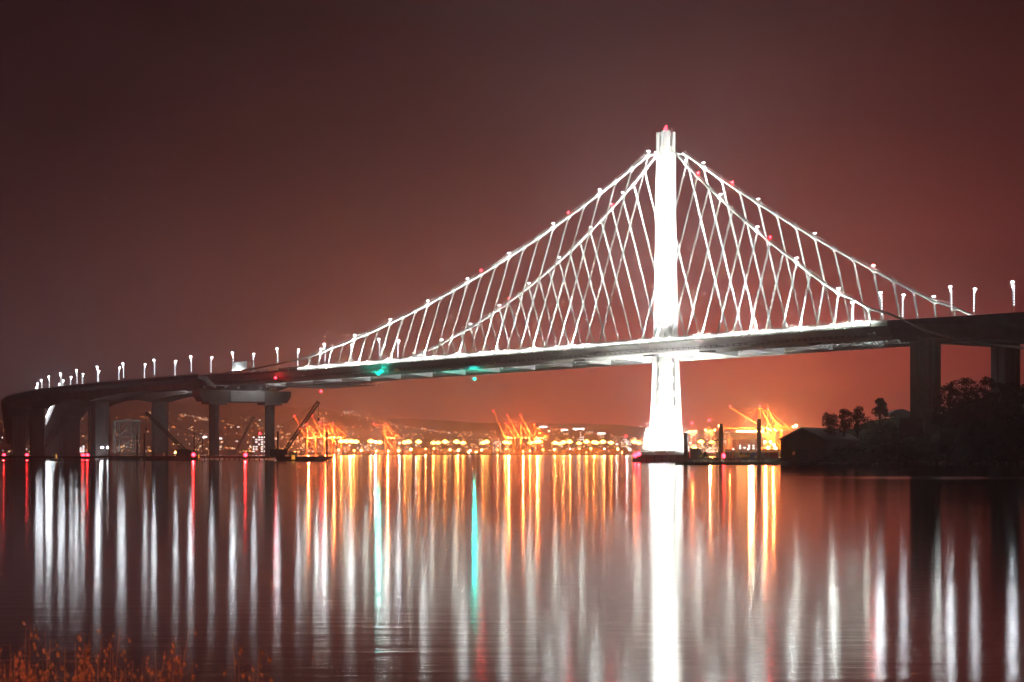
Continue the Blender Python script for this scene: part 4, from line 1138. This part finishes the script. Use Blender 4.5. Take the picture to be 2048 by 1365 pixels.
# =================================================================== FOREGROUND BANK AND WILD OATS
def bank():
    nx, ny = 40, 20; vs = []; fs = []; rr = random.Random(9)
    for j in range(ny+1):
        Y = -12+38*j/ny
        for i in range(nx+1):
            x = -16+32*i/nx; z = 2.75-1.0*smooth(6, 11, Y)-2.6*smooth(11, 24, Y)+rr.uniform(-.05, .05)
            vs.append((x, Y, z))
    for j in range(ny):
        for i in range(nx): a = j*(nx+1)+i; fs.append((a, a+1, a+nx+2, a+nx+1))
    put('bank', MB().add(vs, fs), mat('bank_soil', (.08, .06, .035), .95, var=.5, scale=2, bump=.5), kind='structure')
bank()
M_oat = mat('dry_oat_straw', (0.42, 0.24, 0.13), .6, var=.35, scale=8)
def bankz(Y): return 2.75-1.0*smooth(6, 11, Y)-2.6*smooth(11, 24, Y)
def oat(x, Y, top, lean, seed, label, dens=1.0):
    """one wild oat stalk with drooping spikelets; top = world height of its tip"""
    r = random.Random(seed); z0 = bankz(Y); H = top-z0
    o = thing('wild_oat', (x, Y, z0), label, 'grass stalk', 'wild oat stalks on the near bank')
    pts = [Vector((x+lean*(t**1.8), Y+.02*math.sin(t*3), z0+H*(t-.04*t*t*abs(lean)*4))) for t in [i/8 for i in range(9)]]
    g = MB(); g.tube(pts, .0032, 5, r2=.0011); st = put('stem', g, M_oat, o)
    br_, sp = MB(), MB()
    n = int(20*dens)
    for k in range(n):
        t = .5+.5*(k+.5)/n; i = min(int(t*8), 7); p = pts[i].lerp(pts[i+1], t*8-i)
        an = r.uniform(0, 6.28); L_ = r.uniform(.03, .085)*(1.25-t*.6)
        q = p+Vector((math.cos(an)*L_, math.sin(an)*L_, r.uniform(-.01, .03))); q2 = q+Vector((math.cos(an)*.008, 0, -.016))
        br_.tube([p, q, q2], .0007, 3)
        d = Vector((math.cos(an)*.35+r.uniform(-.2, .2), r.uniform(-.3, .3), -1)).normalized(); l = r.uniform(.019, .031); w = l*.21
        u = d.cross(Vector((0, 1, .1))).normalized(); v = u.cross(d)
        for sgn in (-1, 1):                # two glumes, open at the tip
            dd = (d+u*.16*sgn).normalized(); c = q2+dd*l*.5
            rings = [[q2+dd*l*tt+(u*math.cos(a)+v*math.sin(a))*w*ww for a in (0, 1.57, 3.14, 4.71)] for tt, ww in ((0, .15), (.35, 1), (.7, .6), (1.0, .06))]
            sp.loft(rings)
        sp.tube([q2+d*l*.5, q2+d*l*1.5+u*.006], .0005, 3)
    put('branchlets', br_, M_oat, o, kind='stuff'); put('spikelets', sp, M_oat, o, kind='stuff')
OATS = [(52,1262,8),(90,1275,-7),(170,1275,12),(222,1290,9),(352,1280,14),(310,1312,-5),(150,1298,-6),(62,1240,12),(20,1300,-6),(100,1290,8),(183,1246,34),(205,1258,20),(240,1262,22),(130,1310,6),(160,1330,-5),(60,1305,4),(85,1335,-8),(285,1325,10),(330,1305,26),(378,1258,34),(362,1300,10),(340,1330,5),(300,1345,-8),(266,1330,12),(225,1318,-4),(196,1322,5),(20,1335,9),(45,1345,-5),(112,1345,5),(150,1350,8),(465,1288,-14),(518,1305,8),(478,1340,4),(505,1345,-5),(385,1335,8),(250,1350,-6),(0,1312,6),(10,1350,4),(70,1355,2),(180,1352,2),(210,1350,5),(130,1356,-3),(30,1320,7),(320,1352,6),(8,1338,-9),(95,1318,6),(172,1300,10)]
descr = ['reddish oat stalk', 'thin oat stalk', 'leaning oat stalk', 'drooping oat stalk']
rr = random.Random(31); zc = {}; OATS.sort()
def oat_label(i, px, py):
    zone = 'at the far left corner' if px < 50 else 'in the left clump' if px < 150 else 'in the second clump' if px < 260 else 'in the third clump' if px < 430 else 'in the separate right pair'
    zc[zone] = zc.get(zone, 0)+1
    return 'oat stalk %s, %s from the left, tip %s' % (zone, ordn[zc[zone]-1], 'rising highest' if py < 1270 else 'at mid height' if py < 1315 else 'low down')
for i, (px, py, ln) in enumerate(OATS):
    Y = rr.uniform(8.2, 10.5); L_ = ln/F*Y*2.0; p = frame(px, py-16, Y)
    oat(p.x-L_, Y, p.z, L_, 100+i, oat_label(i, px, py))
g = MB(); gr = random.Random(77)
for i in range(500):
    px = gr.uniform(-60, 420); Y = gr.uniform(8.3, 11.2); x = (px-1024)/F*Y; z = bankz(Y); top = CAMZ+(HZ-gr.uniform(1345, 1420))/F*Y
    lx = gr.uniform(-.12, .12); w = .004
    g.add([(x-w, Y, z), (x+w, Y, z), (x+lx*.4+w*.8, Y, z+(top-z)*.6), (x+lx*.4-w*.8, Y, z+(top-z)*.6), (x+lx, Y+.02, top)], [(0,1,2,3), (3,2,4)])
put('grass', g, M_oat, kind='stuff', label='tangle of dry grass blades along the bottom left edge')
# orange street lamp behind the photographer that lights the grass
lamp('bank_street_lamp', (-7, -9, 9.5), 13000, (1.0, 0.25, 0.13), .3)
